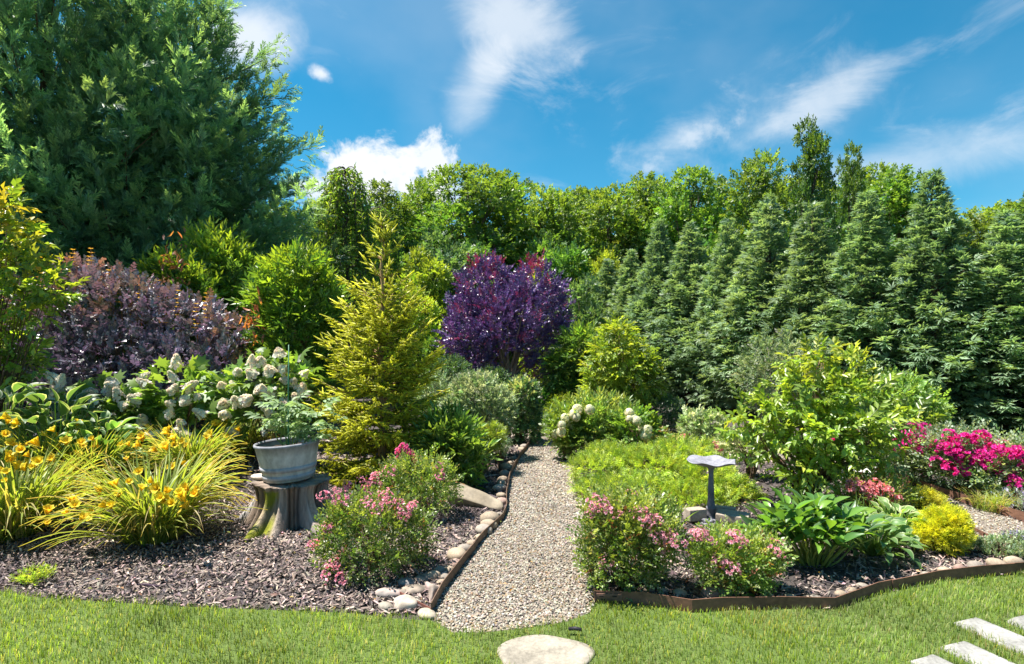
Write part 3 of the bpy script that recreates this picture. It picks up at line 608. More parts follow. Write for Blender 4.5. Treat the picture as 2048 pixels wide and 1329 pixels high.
# weeping tree
r = np.random.default_rng(81); g = Geo(); tr = Geo(); h = 6.6
V, F = tube(curve((0, 0, 0), (0, 0, h * .95), 8, 0, .05, r), np.linspace(.11, .02, 8), 7); tr.add(V, F, np.array([.12, .09, .07]))
WL = leaf2(.30, .03, .1)
for i in range(170):
    a = i * 2.4 + r.normal() * .3; z = h * (1 - .62 * r.random() ** 1.3); out = (.35 + 1.0 * math.sqrt(1 - z / h + .02)) * r.uniform(.6, 1.05)
    top = np.array([0, 0, z]); tip = np.array([math.cos(a) * out, math.sin(a) * out, z - .15]); end = tip + np.array([math.cos(a) * .15, math.sin(a) * .15, -r.uniform(.8, 2.3)])
    P = np.concatenate([curve(top, tip, 5, .12, 0, r), curve(tip, end, 6, 0, .02, r)[1:]]); V, F = tube(P, np.linspace(.016, .003, len(P)), 4, False); tr.add(V, F, np.array([.12, .09, .07]))
    m = 62; s = r.uniform(2.5, len(P) - 1.01, m); i0 = s.astype(int); f = (s - i0)[:, None]; p = P[i0] * (1 - f) + P[i0 + 1] * f + .05 * r.normal(size=(m, 3))
    dd = nrm(r.normal(size=(m, 3)) * .8 + [0, 0, -.7]); g.inst(WL, p, frames(dd, nrm(r.normal(size=(m, 3)) + [0, 0, .8])), r.uniform(.11, .19, m), pal(m, [(.10, .17, .03), (.15, .20, .035), (.06, .11, .025)], [3, 2, 2], .2, r))
wtr, wcr = tr.mesh('trunk', BARK), g.mesh('crown', LM)
for px, d, yt, rz, w, lb in ((692, 16.5, 338, 0, 1, 'weeping tree with hanging green branches beside the dark cypress'), (755, 19, 415, 2.0, .85, 'lower second weeping tree beyond the golden spruce leader')):
    t = thing('weeping_tree', lb, 'tree', (X(px, d), d), rz, (w, w, Z(yt, d) / 6.6)); part('trunk', wtr, t); part('crown', wcr, t)

# purple plum
PLM = [spray(8, .55, .36, .9, r=np.random.default_rng(s), up=.5, rndup=.7) for s in (14, 15, 16)]
r = np.random.default_rng(91); g = Geo(); tr = Geo(); blobs = []
dP = 14.0; u = dP / FPX; bz = 0.0
def PB(px, py, rp, dy=0.0): return (((px - 1015) * u, dy, Z(py, dP)), (rp * u, rp * u * .95, rp * u))
blobs = [PB(975, 580, 52), PB(965, 640, 70, .3), PB(1075, 580, 48), PB(1070, 640, 72, .2), PB(1015, 645, 68, -.5), PB(935, 670, 48, -.2), PB(1095, 690, 52, .1), PB(1012, 672, 42, -.3), PB(945, 690, 40, -.3), PB(1050, 610, 45, -.6), PB(985, 545, 28), PB(1075, 695, 34, .4), PB(1010, 635, 64, .8),
         PB(1090, 600, 34), PB(935, 630, 34), PB(965, 735, 26, -.4), PB(1075, 742, 26, -.3)]
fork = np.array([0, 0, Z(762, dP)])
V, F = tube(np.array([[0.03, 0, 0], [0.0, 0, fork[2] * .5], fork]), [.11, .09, .085], 8); tr.add(V, F, np.array([.34, .25, .19]))
for c, rd in blobs:
    P = curve(fork - [0, 0, .08], c, 7, .05, .04, r); V, F = tube(P, np.linspace(.045, .008, 7), 6, False); tr.add(V, F, np.array([.30, .21, .16]))
def KF(P, nn):
    K = pal(len(P), [(.058, .036, .115), (.080, .042, .125), (.040, .024, .080), (.12, .022, .06)], [4, 3, 3, 1.0], .2, r)
    zt = (P[:, 2] - 1.0) / 3.0; red = (noise(P, 2.4, 4) + .9 * np.abs(zt - .45) * 1.5 > .95) & (r.random(len(P)) < .6); K[red] = pal(red.sum(), [(.16, .022, .06), (.11, .02, .06)], None, .25, r); return K
bush(g, blobs, 4300, PLM, .22, KF, .75, .5, (.45, 1.04), .30, .7, -.8, r, reject=.6)
K = pal(46, [(.17, .015, .04)], None, .2, r)      # reddish leading shoots above the crown
P0 = np.stack([(r.choice([965, 985, 1065, 1085, 930, 1110], 46) - 1015) * u + .12 * r.normal(size=46), .3 * r.normal(size=46), np.zeros(46)], -1); P0[:, 2] = Z(np.where(np.abs(P0[:, 0]) < .9, 545, 600), dP) + .3 * (r.random(46) - .35)
g.inst(PLM[0], P0, frames(nrm(np.array([0, 0, 1.0]) + .3 * r.normal(size=(46, 3))), r.normal(size=(46, 3))), r.uniform(.25, .4, 46), K)
t = thing('plum_tree', 'purple leaved plum tree with rounded glossy crown and pale forked trunk', 'tree', (X(1015, dP), dP)); part('trunk', tr.mesh('trunk', BARK), t); part('crown', g.mesh('crown', LMd), t)

# golden spruce
r = np.random.default_rng(101); g = Geo(); tr = Geo(); dS = 7.2; hS = Z(436, dS)
def shoot_T(sd):
    rr = np.random.default_rng(sd); V, F, C = [], [], []
    for i in range(14):
        y = i / 14 * .88; a = i * 2.4; l = .17 * (1 - .3 * y); dx, dz = math.cos(a), math.sin(a); b = len(V)
        V += [(dz * .04, y - .0, -dx * .04), (-dz * .04, y + .01, dx * .04), (dx * l, y + .14, dz * l)]; F.append((b, b + 1, b + 2)); C += [(.65,) * 3, (.65,) * 3, (1.15,) * 3]
    b = len(V); w = .095
    V += [(-w, 0, -w), (w, 0, -w), (0, 0, w), (0, 1.08, 0)]; F += [(b, b + 1, b + 3), (b + 1, b + 2, b + 3), (b + 2, b, b + 3)]; C += [(.7,) * 3] * 3 + [(1.2,) * 3]
    return np.array(V), np.array(F), np.array(C, float)
SH = [shoot_T(1), shoot_T(2)]
V, F = tube(curve((0, 0, 0), (0.0, 0, hS * .985), 12, 0, .012, r), np.linspace(.06, .010, 12), 7); tr.add(V, F, np.array([.30, .20, .10]))
P, Dd, S, K = [], [], [], []
def put(p, d, s, young):
    P.append(p); Dd.append(d); S.append(s); K.append(young)
zs = np.concatenate([np.linspace(.12, 2.15, 15), [2.30, 2.52, 2.76, 2.98, 3.15]])
for wi, z in enumerate(zs):
    t_ = z / hS; Lw = .98 * (1 - t_) ** .80 + .05
    if z > 2.2: Lw = max(.10, .80 * (1 - t_) ** .72)
    nbr = 12 if z < 2.2 else 5
    for b in range(nbr):
        a = b / nbr * 6.283 + wi * 1.1 + .2 * r.normal(); Lb = Lw * r.uniform(.7, 1.14); el = math.radians(-14 + 58 * t_ + 8 * r.normal()); z_ = z + .07 * r.normal() * (z < 2.2)
        d0 = np.array([math.cos(a) * math.cos(el), math.sin(a) * math.cos(el), math.sin(el)]); p0 = np.array([0, 0, z_ + .05]); tipv = p0 + d0 * Lb + np.array([0, 0, .22 * Lb]); Pb = curve(p0, tipv, 7, -.06 * Lb, .01, r)
        V, F = tube(Pb, np.linspace(.012, .004, 7), 4, False); tr.add(V, F, np.array([.28, .19, .09]))
        side = nrm(np.cross(d0, [0, 0, 1.0])); m = int(4 + 11 * Lb) if z < 2.1 else int(3 + 9 * Lb)
        for i in range(m):
            s = .22 + .78 * (i + .5) / m; k = s * 6; i0 = min(5, int(k)); p = Pb[i0] + (Pb[i0 + 1] - Pb[i0]) * (k - i0); sub = (Lb * .42 * (1.08 - s) + .05) * (1 if z < 2.1 else .35)
            for sd in (-1, 1):
                dd = nrm(d0 * .75 + side * sd * .8 + np.array([0, 0, -.12 + .1 * r.normal()]) + .1 * r.normal(size=3)); ns = max(1, int(sub / .075))
                for q in range(ns):
                    pp = p + dd * (sub * q / ns); jit = nrm(dd + side * sd * .0 + .55 * r.normal(size=3) * np.array([1, 1, .6]) + (d0 * .3)); put(pp, jit,   .110 * r.uniform(.8, 1.3), np.clip(s * .9 + .25 * q / ns, 0, 1))
        put(Pb[-1], nrm(d0 + [0, 0, .3]), .12, 1.0)
for q in range(14): put(np.array([0, 0, hS * (.80 + .20 * q / 14)]), nrm(np.array([math.cos(q * 2.4) * .5, math.sin(q * 2.4) * .5, 1.0])), .10, 1.0)
P = np.array(P); Dd = np.array(Dd); S = np.array(S); f = np.array(K)[:, None]; n = len(P)
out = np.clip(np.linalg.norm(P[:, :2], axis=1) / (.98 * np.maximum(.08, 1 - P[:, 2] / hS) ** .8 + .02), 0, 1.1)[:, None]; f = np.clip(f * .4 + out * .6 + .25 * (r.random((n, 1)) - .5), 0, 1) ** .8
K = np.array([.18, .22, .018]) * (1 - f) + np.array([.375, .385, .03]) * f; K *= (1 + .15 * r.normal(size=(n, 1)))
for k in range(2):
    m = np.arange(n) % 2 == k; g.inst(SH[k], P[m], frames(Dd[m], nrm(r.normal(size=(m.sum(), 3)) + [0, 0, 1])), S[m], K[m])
print('spruce shoots', n)
t = thing('spruce_tree', 'young golden yellow spruce with bare pointed leader standing behind the tub', 'tree', (X(765, dS), dS), .3); part('trunk', tr.mesh('trunk', BARK), t); part('crown', g.mesh('crown', LMc), t)

# ================================================================== SHRUBS
def shrub(name, label, px, d, blobs_px, n, leafs, size, cols, wts, mat=LM, group=None, stemcol=(.12, .08, .05), nst=6, cat='shrub', seed=1, depth=.8, topcol=None, up=.45, rnd=.5, shell=(.55, 1.0), lump=.2, leafpart='foliage', upv=.4, srad=.012, var=.2, zmin=-.75, KF2=None, dep2=0):
    """blobs_px: (x, y, rx, ry) of each leaf mass in photo pixels at distance d; real size follows from d"""
    r = np.random.default_rng(seed); u = d / FPX; blobs = []
    for b in blobs_px:
        bx, by, rx, ry = b[:4]; dy = b[4] if len(b) > 4 else 0.0
        blobs.append((((bx - px) * u, dy, Z(by, d)), (rx * u, max(rx, ry) * u * depth, ry * u)))
    g = Geo(); tr = Geo(); zmax = max(c[2] + q[2] for c, q in blobs)
    def KF(P, nn):
        K = pal(len(P), cols, wts, var, r)
        if topcol is not None:
            f = np.clip((P[:, 2] - .6 * zmax) / (.4 * zmax), 0, 1)[:, None] * (r.random((len(P), 1)) < .5); K = K * (1 - f) + np.array(topcol) * f
        if KF2: K = KF2(P, nn, K, r)
        return K * (1 + .18 * noise(P, 3.0 / max(.5, zmax), seed))[:, None]
    PP, nn = bush(g, blobs, n, leafs, size, KF, up, rnd, shell, lump, upv, zmin, r, reject=.6)
    stems(tr, .05, [c for c, _ in blobs] + [np.array(c) + nrm(r.normal(size=3)) * np.array(q) * .6 for c, q in blobs for _ in range(nst)], srad, stemcol, r)
    t = thing(name, label, cat, (X(px, d), d), 0, 1, group)
    part('stems', tr.mesh('stems', BARK), t); part(leafpart, g.mesh('foliage', mat), t)
    return t, PP, nn, r, blobs
SM = [spray(9, .55, .30, .9, r=np.random.default_rng(s), up=.4, rndup=.55) for s in (24, 25, 26)]
LAU = [spray(9, .30, .48, .8, r=np.random.default_rng(s), up=.35, rndup=.4, droop=.12) for s in (34, 35, 36)]
ROUND = [spray(8, .72, .34, .9, r=np.random.default_rng(s), up=.4, rndup=.5) for s in (44, 45)]
leafO = lambda w, fold, droop, col, mat, nm='leaf', prof=None: [mk(nm, *(lambda T: (T[0], T[1], T[2] * np.array(col)))(leafN(prof or [.02, w * .8, w, w * .7, .01], fold, droop * k)), mat) for k in (.4, 1.0, 1.7)]
def place_leaves(t, meshes, P, nn, size, r, up=.2, rnd=.4, name='leaf', upw=.7, down=0.0):
    d = nrm(nn * [1, 1, .6] + np.array([0, 0, up - down]) + rnd * r.normal(size=nn.shape)); kids(t, name, meshes, P, frames(d, nrm(np.array([0, 0, 1.0]) * upw + .4 * nn + .3 * r.normal(size=nn.shape))), size * r.uniform(.75, 1.2, len(P)), r)
def vis(P, nn, k, r, minz=0.0, facing=0.0):
    """the k leaves most in view: on the near and upper side of the crown"""
    sc = -nn[:, 1] + .6 * nn[:, 2] + .5 * r.random(len(P)); ix = np.argsort(-sc)[:k * 2]; ix = r.permutation(ix)[:k]; return P[ix], nn[ix]

# laurels
LC = [(.09, .175, .03), (.13, .22, .035), (.055, .115, .03)]
for nm, px, d, bl, n, sd in (('bright green cherry laurel with a patch of dead brown leaves beside it', 425, 10.8, [(430, 520, 55, 50), (450, 570, 60, 70), (420, 620, 70, 60), (440, 680, 75, 70), (470, 640, 45, 60)], 1100, 1),
                             ('glossy cherry laurel with a hanging tuft of dead reddish leaves', 590, 9.2, [(590, 560, 52, 46), (575, 610, 62, 55), (620, 620, 55, 60), (590, 680, 75, 70), (600, 760, 70, 60)], 1200, 2),
                             ('small cherry laurel with many withered brown leaves at its top', 345, 10.0, [(350, 560, 50, 34), (330, 610, 60, 60), (380, 600, 45, 50), (350, 680, 70, 60)], 800, 3)):
    t, P, nn, r, bb = shrub('cherry_laurel', nm, px, d, bl, n, LAU, .30, LC, [3, 3, 2], LMg, 'cherry laurels under the cypresses', seed=200 + sd, topcol=(.20, .27, .03), up=.7, rnd=.45)
    q = vis(P, nn, 60, r); place_leaves(t, leafO(.14, .1, .5, (.10, .19, .025), LMg), q[0] + nrm(q[1]) * .03, q[1], .14, r, .4)
    u = d / FPX; cx, cy, m = {1: (385, 515, 18), 2: (540, 640, 34), 3: (372, 535, 46)}[sd]
    Pd = np.stack([((cx - px) + r.normal(size=m) * 12) * u, -np.abs(r.normal(size=m) * .05) - [.35, .55, .38][sd - 1], Z(cy + r.normal(size=m) * 26, d)], -1); kids(t, 'dead_leaf', leafO(.13, .15, .6, (.30, .11, .06), LM, 'dead_leaf'), Pd, frames(nrm(r.normal(size=(m, 3)) * .5 + [0, -.2, -1]), nrm(r.normal(size=(m, 3)))), .15, r)

# ninebark
NB = [(.080, .076, .105), (.055, .053, .076), (.14, .135, .165), (.075, .08, .07)]
def nbk(P, nn, K, r):
    z = P[:, 2] / 2.6; m = (noise(P, 1.5, 3) + 2.2 * (z - .62) > .35) & (r.random(len(P)) < .65); K[m] = pal(m.sum(), [(.15, .105, .05), (.12, .10, .07), (.10, .085, .08)], None, .2, r); return K
t, P, nn, r, bb = shrub('ninebark_shrub', 'large dark purple leaved shrub with bronze orange shoot tips behind the hydrangeas', 260, 9.0, [(110, 640, 90, 80), (200, 620, 90, 75, -.2), (290, 640, 90, 70, -.3), (380, 660, 85, 65, -.2), (455, 690, 62, 55), (150, 710, 110, 80, -.4), (270, 730, 110, 80, -.5), (400, 740, 100, 70, -.4), (60, 700, 70, 80), (170, 570, 40, 40), (240, 580, 45, 35), (470, 750, 50, 50, -.2), (230, 800, 180, 70, -.3)],
        4000, ROUND, .205, NB, [4, 3, 2, 1.5], LMd, seed=210, topcol=(.15, .12, .11), up=.5, rnd=.55, KF2=nbk, shell=(.6, 1.02))
q = vis(P, nn, 260, r); place_leaves(t, leafO(.40, .06, .4, (.075, .066, .09), LMd), q[0] + q[1] * .04, q[1], .075, r, .1)
g = Geo(); u = 9.0 / FPX
for (cx, cy) in ((170, 505), (205, 503), (150, 520), (262, 560), (335, 565), (375, 585), (430, 590), (240, 545), (300, 575), (110, 520), (410, 610), (280, 600), (350, 600)):
    for q_ in range(7):
        z = Z(cy + q_ * 8, 9.0); P_ = np.array([[(cx - 260) * u, -.25, z]]); 
        for sd in range(4): g.inst(leaf2(.5, .05, .15), P_, frames(np.array([[math.cos(q_ * 1.1 + sd * 1.57), math.sin(q_ * 1.1 + sd * 1.57), .35]]), np.array([[0, 0, 1.0]])), [.05 + .007 * q_], pal(1, [(.32, .17, .03), (.26, .13, .045)], None, .15, r))
    V, F = tube(curve(((cx - 260) * u, -.2, Z(cy + 90, 9.0)), ((cx - 260) * u, -.25, Z(cy, 9.0)), 4), [.007, .006, .004, .003], 4); g.add(V, F, np.array([.2, .1, .05]))
part('young_shoots', g.mesh('young_shoots', LM), t, label='upright orange bronze shoots standing above the dark leaves')

# arching yellow green tree at the left
t, P, nn, r, bb = shrub('dogwood_tree', 'arching yellow green small tree with orange tinted leaf tips over the hostas', -40, 6.9, [(-20, 480, 60, 70), (20, 540, 75, 60), (60, 570, 65, 50), (-30, 590, 90, 80), (40, 610, 60, 50, -.1), (105, 580, 38, 30), (-60, 690, 80, 90), (30, 740, 55, 40), (0, 430, 28, 50)], 520, [spray(8, .52, .40, .8, r=np.random.default_rng(77), up=.3, droop=.3)], .24, [(.17, .24, .03), (.11, .18, .03), (.07, .13, .025)], [3, 3, 3], LMg, seed=220, topcol=(.30, .24, .03), up=.1, rnd=.5, cat='tree', depth=.7)
q = vis(P, nn, 170, r); place_leaves(t, leafO(.27, .12, .9, (.19, .25, .035), LMg), q[0] + q[1] * .05, q[1], .115, r, -.05, .5)
q = vis(P[P[:, 2] > 2.5], nn[P[:, 2] > 2.5], 30, r); place_leaves(t, leafO(.25, .12, .9, (.38, .24, .03), LMg), q[0] + q[1] * .07, q[1], .11, r, -.05, .5)

# mid bed shrubs
RW = [(.17, .235, .12), (.27, .32, .19), (.11, .17, .08), (.40, .42, .31)]
S_ = lambda *a, **k: shrub(*a, **k)
S_('viburnum_shrub', 'large rounded shrub with whitish tipped leaves right of the golden spruce', 955, 8.6, [(955, 800, 46, 42), (925, 825, 34, 40), (985, 825, 36, 42), (955, 850, 52, 36), (940, 780, 26, 20)], 1500, SM, .155, RW, [3, 3, 3, 1.2], LMs, seed=230, topcol=(.36, .37, .26), lump=.06, shell=(.78, 1.0))
S_('viburnum_shrub', 'upright dark leaved shrub with pale tips at the path bend', 1040, 9.9, [(1040, 800, 30, 32), (1038, 835, 35, 34), (1042, 862, 34, 24), (1050, 785, 16, 18)], 1150, ROUND, .15, [(.045, .10, .045), (.07, .13, .06), (.20, .22, .13)], [3, 3, 1], LMg, seed=231, topcol=(.30, .32, .2), lump=.06, shell=(.78, 1.0))
S_('viburnum_shrub', 'pale flecked shrub behind the golden spruce right side', 875, 10.5, [(870, 790, 36, 36), (890, 815, 34, 34), (850, 830, 30, 34), (880, 850, 30, 30)], 1000, SM, .16, RW, [3, 3, 2, 1.6], LMs, seed=232)
S_('boxwood_shrub', 'clipped round dark evergreen ball behind the pale flecked shrub', 903, 12.8, [(903, 750, 31, 29), (900, 780, 33, 30)], 1000, SM, .15, [(.05, .10, .05), (.08, .13, .07)], [3, 2], LMg, seed=233, lump=.05, shell=(.8, 1))
S_('boxwood_shrub', 'clipped round dark evergreen ball at the plum trunk', 985, 12.6, [(985, 766, 28, 22), (985, 790, 30, 26)], 900, SM, .15, [(.05, .10, .05), (.08, .13, .07)], [3, 2], LMg, seed=234, lump=.05, shell=(.8, 1))
S_('boxwood_shrub', 'round dark glossy evergreen ball beyond the golden juniper', 1325, 10.8, [(1325, 832, 42, 34), (1325, 850, 42, 28)], 1500, SM, .13, [(.05, .105, .05), (.08, .14, .08), (.18, .22, .16)], [3, 2, 1], LMg, seed=235, lump=.06, shell=(.8, 1))
S_('leafy_plant', 'bright green broad leaved plant at the foot of the spruce', 905, 6.9, [(900, 880, 34, 28), (915, 910, 40, 32), (880, 900, 26, 26), (915, 945, 30, 22)], 330, LAU, .26, [(.13, .21, .05), (.18, .26, .06), (.08, .15, .03)], [3, 3, 2], LMg, seed=236, cat='plant', up=.6)
S_('juniper_shrub', 'small yellow green juniper spreading over the mulch by the path', 965, 7.6, [(960, 880, 40, 16), (985, 868, 20, 12), (945, 892, 26, 16)], 700, FJ, .13, [(.16, .19, .025), (.11, .145, .025), (.06, .09, .025)], [3, 3, 1.5], LMc, seed=237, up=.15)
S_('catmint_plant', 'grey green low plant beside the spreading juniper by the path', 1000, 7.9, [(995, 905, 14, 12), (1003, 893, 14, 12)], 200, SM, .09, [(.10, .15, .09), (.14, .19, .12)], None, LMs, seed=238, cat='plant')
S_('leafy_plant', 'silvery low edging plant where the path bends out of sight', 1095, 11.8, [(1085, 848, 26, 12), (1115, 850, 24, 14)], 420, SM, .12, [(.22, .27, .20), (.14, .2, .12)], None, LMs, seed=239, cat='plant')
S_('leafy_plant', 'bright green plant behind the silvery edging plants', 1085, 13.0, [(1078, 805, 20, 20), (1090, 825, 20, 18)], 320, ROUND, .18, [(.07, .19, .03), (.10, .22, .03)], None, LM, seed=240, cat='plant')
S_('leafy_plant', 'yellow green round leaved plant left of the rhododendron', 1130, 12.3, [(1125, 822, 26, 18), (1150, 818, 20, 20)], 420, ROUND, .16, [(.12, .2, .03), (.16, .22, .03)], None, LM, seed=241, cat='plant')
S_('cream_spire_plant', 'cream flowered upright spire in front of the dark shade', 1113, 13.6, [(1113, 778, 6, 24), (1106, 790, 6, 16), (1121, 790, 5, 14)], 190, SM, .10, [(.55, .50, .36), (.42, .42, .25)], None, LMs, seed=242, cat='plant')
S_('cream_spire_plant', 'cream flowered spire beside the plum trunk', 1052, 12.8, [(1053, 772, 6, 16), (1048, 780, 5, 12)], 120, SM, .10, [(.50, .46, .32), (.38, .38, .22)], None, LMs, seed=243, cat='plant')
S_('sumac_shrub', 'green compound leaved shrub right of the purple plum', 1165, 13.2, [(1165, 690, 36, 24), (1150, 720, 40, 30), (1180, 740, 40, 40), (1130, 745, 30, 26), (1150, 790, 46, 40)], 900, LAU, .30, [(.10, .19, .035), (.06, .13, .05), (.14, .22, .04)], [3, 3, 2], LM, seed=244, up=.2)
dgt = S_('dogwood_tree', 'small bright yellow green dogwood in front of the evergreen screen', 1240, 10.8, [(1238, 670, 28, 22), (1228, 705, 42, 30), (1255, 735, 50, 34), (1215, 745, 42, 34), (1262, 772, 52, 28), (1205, 785, 34, 26), (1300, 765, 22, 22), (1287, 705, 14, 20), (1240, 800, 50, 24)], 1250, [spray(8, .45, .40, .8, r=np.random.default_rng(78), up=.3, droop=.35)], .21, [(.15, .20, .028), (.19, .23, .032), (.09, .14, .025)], [3, 3, 2], LM, seed=245, cat='tree', up=-.05, rnd=.6)
S_('rhododendron_shrub', 'rounded rhododendron with narrow leaves beside the gravel path', 1190, 8.6, [(1190, 845, 58, 38), (1160, 865, 44, 36), (1225, 862, 46, 38), (1190, 880, 66, 30), (1215, 825, 30, 20)], 1150, LAU, .20, [(.08, .15, .045), (.12, .20, .06), (.20, .25, .10)], [3, 3, 1.2], LMg, seed=246, topcol=(.26, .30, .08), up=.6)
S_('silver_shrub', 'pale silver leaved open shrub behind the large dogwood', 1545, 9.6, [(1530, 715, 42, 34), (1580, 720, 48, 40), (1550, 760, 56, 40), (1500, 750, 26, 32), (1620, 715, 26, 26), (1560, 800, 56, 30)], 900, SM, .17, [(.17, .22, .11), (.25, .28, .18), (.10, .15, .06)], [3, 2, 2], LMs, seed=247, shell=(.4, 1.05), stemcol=(.3, .27, .24), up=.3)
S_('leafy_shrub', 'light green mounded shrub between the dogwood and magenta roses', 1800, 9.0, [(1790, 790, 60, 34), (1830, 815, 50, 36), (1765, 820, 50, 36), (1800, 850, 76, 36)], 1100, ROUND, .17, [(.13, .22, .06), (.18, .26, .08), (.09, .16, .04)], [3, 2, 2], LM, seed=248)
S_('variegated_shrub', 'low pale green variegated shrub beside the round evergreen ball', 1400, 9.6, [(1395, 845, 30, 22), (1420, 850, 28, 20), (1385, 862, 26, 16), (1410, 868, 36, 18)], 620, ROUND, .13, [(.20, .26, .12), (.38, .40, .26), (.11, .17, .06)], [3, 2, 2], LMs, seed=249)
S_('barberry_shrub', 'small rusty green shrub in front of the round evergreen ball', 1300, 9.4, [(1300, 870, 24, 16), (1315, 876, 22, 14)], 330, SM, .10, [(.16, .15, .05), (.22, .14, .06), (.10, .12, .04)], None, LM, seed=250)
S_('leafy_shrub', 'cream variegated low shrub at the left foot of the large dogwood', 1500, 7.4, [(1500, 900, 30, 24), (1470, 885, 26, 20), (1525, 880, 24, 26)], 420, ROUND, .12, [(.22, .28, .10), (.35, .38, .20), (.10, .17, .04)], None, LMs, seed=251)

# golden juniper carpet, several overlapping fans
t, P, nn, r, bb = shrub('juniper_shrub', 'wide spreading golden juniper mound beside the bird bath', 1310, 6.75, [(1200, 942, 52, 18, .15), (1250, 967, 70, 22, -.25), (1320, 937, 75, 22, .3), (1400, 952, 70, 23, .0), (1360, 982, 80, 25, -.35), (1450, 982, 46, 25, -.2), (1200, 977, 50, 22, -.3), (1290, 997, 70, 18, -.45), (1430, 1012, 50, 20, -.3), (1230, 927, 40, 15, .45), (1390, 922, 60, 17, .5)],
     4600, FJ, .125, [(.215, .27, .045), (.17, .23, .04), (.095, .145, .03), (.265, .30, .05)], [4, 3, 2, 1.5], LMc, seed=260, up=.05, rnd=.4, depth=1.0, zmin=-.6, shell=(.7, 1.05), lump=.3)

# golden thujas
S_('golden_thuja', 'globe shaped golden thuja on the mulch near the lawn edging', 1888, 4.85, [(1890, 1058, 38, 32), (1885, 1075, 44, 26), (1897, 1045, 26, 22), (1872, 1066, 34, 24)], 1500, FJ, .085, [(.34, .31, .025), (.27, .26, .024), (.17, .18, .02)], [3, 3, 2], LMc, seed=261, up=.7, rnd=.35)
S_('golden_thuja', 'low golden thuja behind the globe shaped one', 1840, 5.9, [(1835, 1003, 38, 16), (1855, 1008, 30, 14)], 620, FJ, .10, [(.35, .31, .04), (.27, .26, .035), (.19, .19, .03)], [3, 3, 2], LMc, seed=262, up=.35)

# ================================================================== FLOWERING PLANTS
def scaled(T, c): return T[0], T[1], T[2] * np.array(c)
# flower templates
def rose_T(seed, c0, c1):
    r = np.random.default_rng(seed); g = Geo(); pt = leaf2(.85, .18, -.12)
    for lay, (tilt, s, k) in enumerate(((.45, 1.0, 5), (1.1, .75, 4), (2.2, .5, 3))):
        for i in range(k):
            a = i / k * 6.283 + lay * .6; c = np.array(c0) * (1 - lay * .3) + np.array(c1) * lay * .3
            g.inst(pt, [[0, 0, .02]], frames(np.array([[math.cos(a), math.sin(a), tilt]]), np.array([[-math.cos(a) * tilt, -math.sin(a) * tilt, 1.0]])), [.5 * s], c * r.uniform(.85, 1.15))
    return g.cat()
def cluster(name, seed, c0, c1, nf, rad, fs):
    r = np.random.default_rng(seed); g = Geo(); T = rose_T(seed, c0, c1); d = nrm(r.normal(size=(nf, 3)) * [1, 1, .6] + [0, 0, .55]); P = d * rad * r.uniform(.6, 1.15, (nf, 1)) * [1, 1, .7]
    g.inst(T, P, frames(nrm(np.cross(d, r.normal(size=(nf, 3)))), d), fs * r.uniform(.75, 1.2, nf), np.clip(1 + .16 * r.normal(size=(nf, 1)), .6, 1.4) * np.ones((nf, 3)))
    V, F = tube([(0, 0, -.14), (.01, 0, -.05), (0, 0, .01)], [.003, .003, .002], 4, False); g.add(V, F, np.array([.12, .18, .05])); return g.mesh(name, PET)
PINK = [cluster('flower_cluster', 300 + k, (.80, .42, .52), (.72, .17, .34), int(nf * 1.5), rad, .034) for k, (nf, rad) in enumerate(((11, .05), (7, .038), (15, .062)))]
PALE = [cluster('flower_cluster', 310 + k, (.80, .47, .55), (.72, .19, .34), int(nf * 1.5), rad, .033) for k, (nf, rad) in enumerate(((11, .05), (7, .038), (15, .062)))]
MAG = [cluster('flower_cluster', 320 + k, (.80, .05, .40), (.62, .02, .27), nf, rad, .072) for k, (nf, rad) in enumerate(((10, .075), (10, .050), (14, .09)))]
CORAL = [cluster('flower_cluster', 330 + k, (.80, .36, .38), (.70, .17, .21), nf, rad, .05) for k, (nf, rad) in enumerate(((14, .05), (12, .045)))]
ROSE = [spray(7, .62, .26, 1.0, r=np.random.default_rng(s), up=.45, rndup=.6) for s in (54, 55, 56)]
RC = [(.09, .15, .03), (.14, .20, .045), (.055, .10, .025), (.24, .27, .13), (.20, .085, .05)]
def rose_bush(label, px, ybase, blobs_px, n, flowers, meshes, seed, cols=RC, wts=(4, 4, 3, 2.6, .5), mat=LMg, size=.115, group='pink shrub roses beside the path', topcol=(.22, .27, .06), fsz=1.0, dsh=.3):
    d = gp(px, ybase)[1]; t, P, nn, r, bb = shrub('rose_bush', label, px, d, blobs_px, n, ROSE, size, cols, wts, mat, group, (.14, .10, .05), 5, seed=seed, topcol=topcol, up=.6, rnd=.6, shell=(.5, 1.04), lump=.25, srad=.006)
    u = d / FPX; PP, DD = [], []
    for f in flowers:
        fx, fy = f; fx += r.normal() * 2; x = (fx - px) * u; z = Z(fy, d); cand = np.argsort((P[:, 0] - x) ** 2 + (P[:, 2] - z) ** 2)[:12]; j = cand[np.argmin(P[cand, 1])]
        PP.append((x, P[j, 1] - .03, z)); DD.append((r.normal() * .3, -.45 + r.normal() * .2, 1.0))
    for p_, d_ in list(zip(PP, DD))[::4]: PP.append((p_[0] + .05 * r.normal(), p_[1] - .02, p_[2] + .035 * r.normal())); DD.append(d_)
    if PP:
        DD = nrm(np.array(DD)); kids(t, 'flower_cluster', meshes, np.array(PP), frames(nrm(np.cross(DD, r.normal(size=DD.shape))), DD), fsz * r.uniform(.8, 1.2, len(PP)), r)
    return t
def jit(pts, k, s, r): return [(x + r.normal() * s, y + r.normal() * s * .6) for x, y in pts for _ in range(k)]
jr = np.random.default_rng(5)
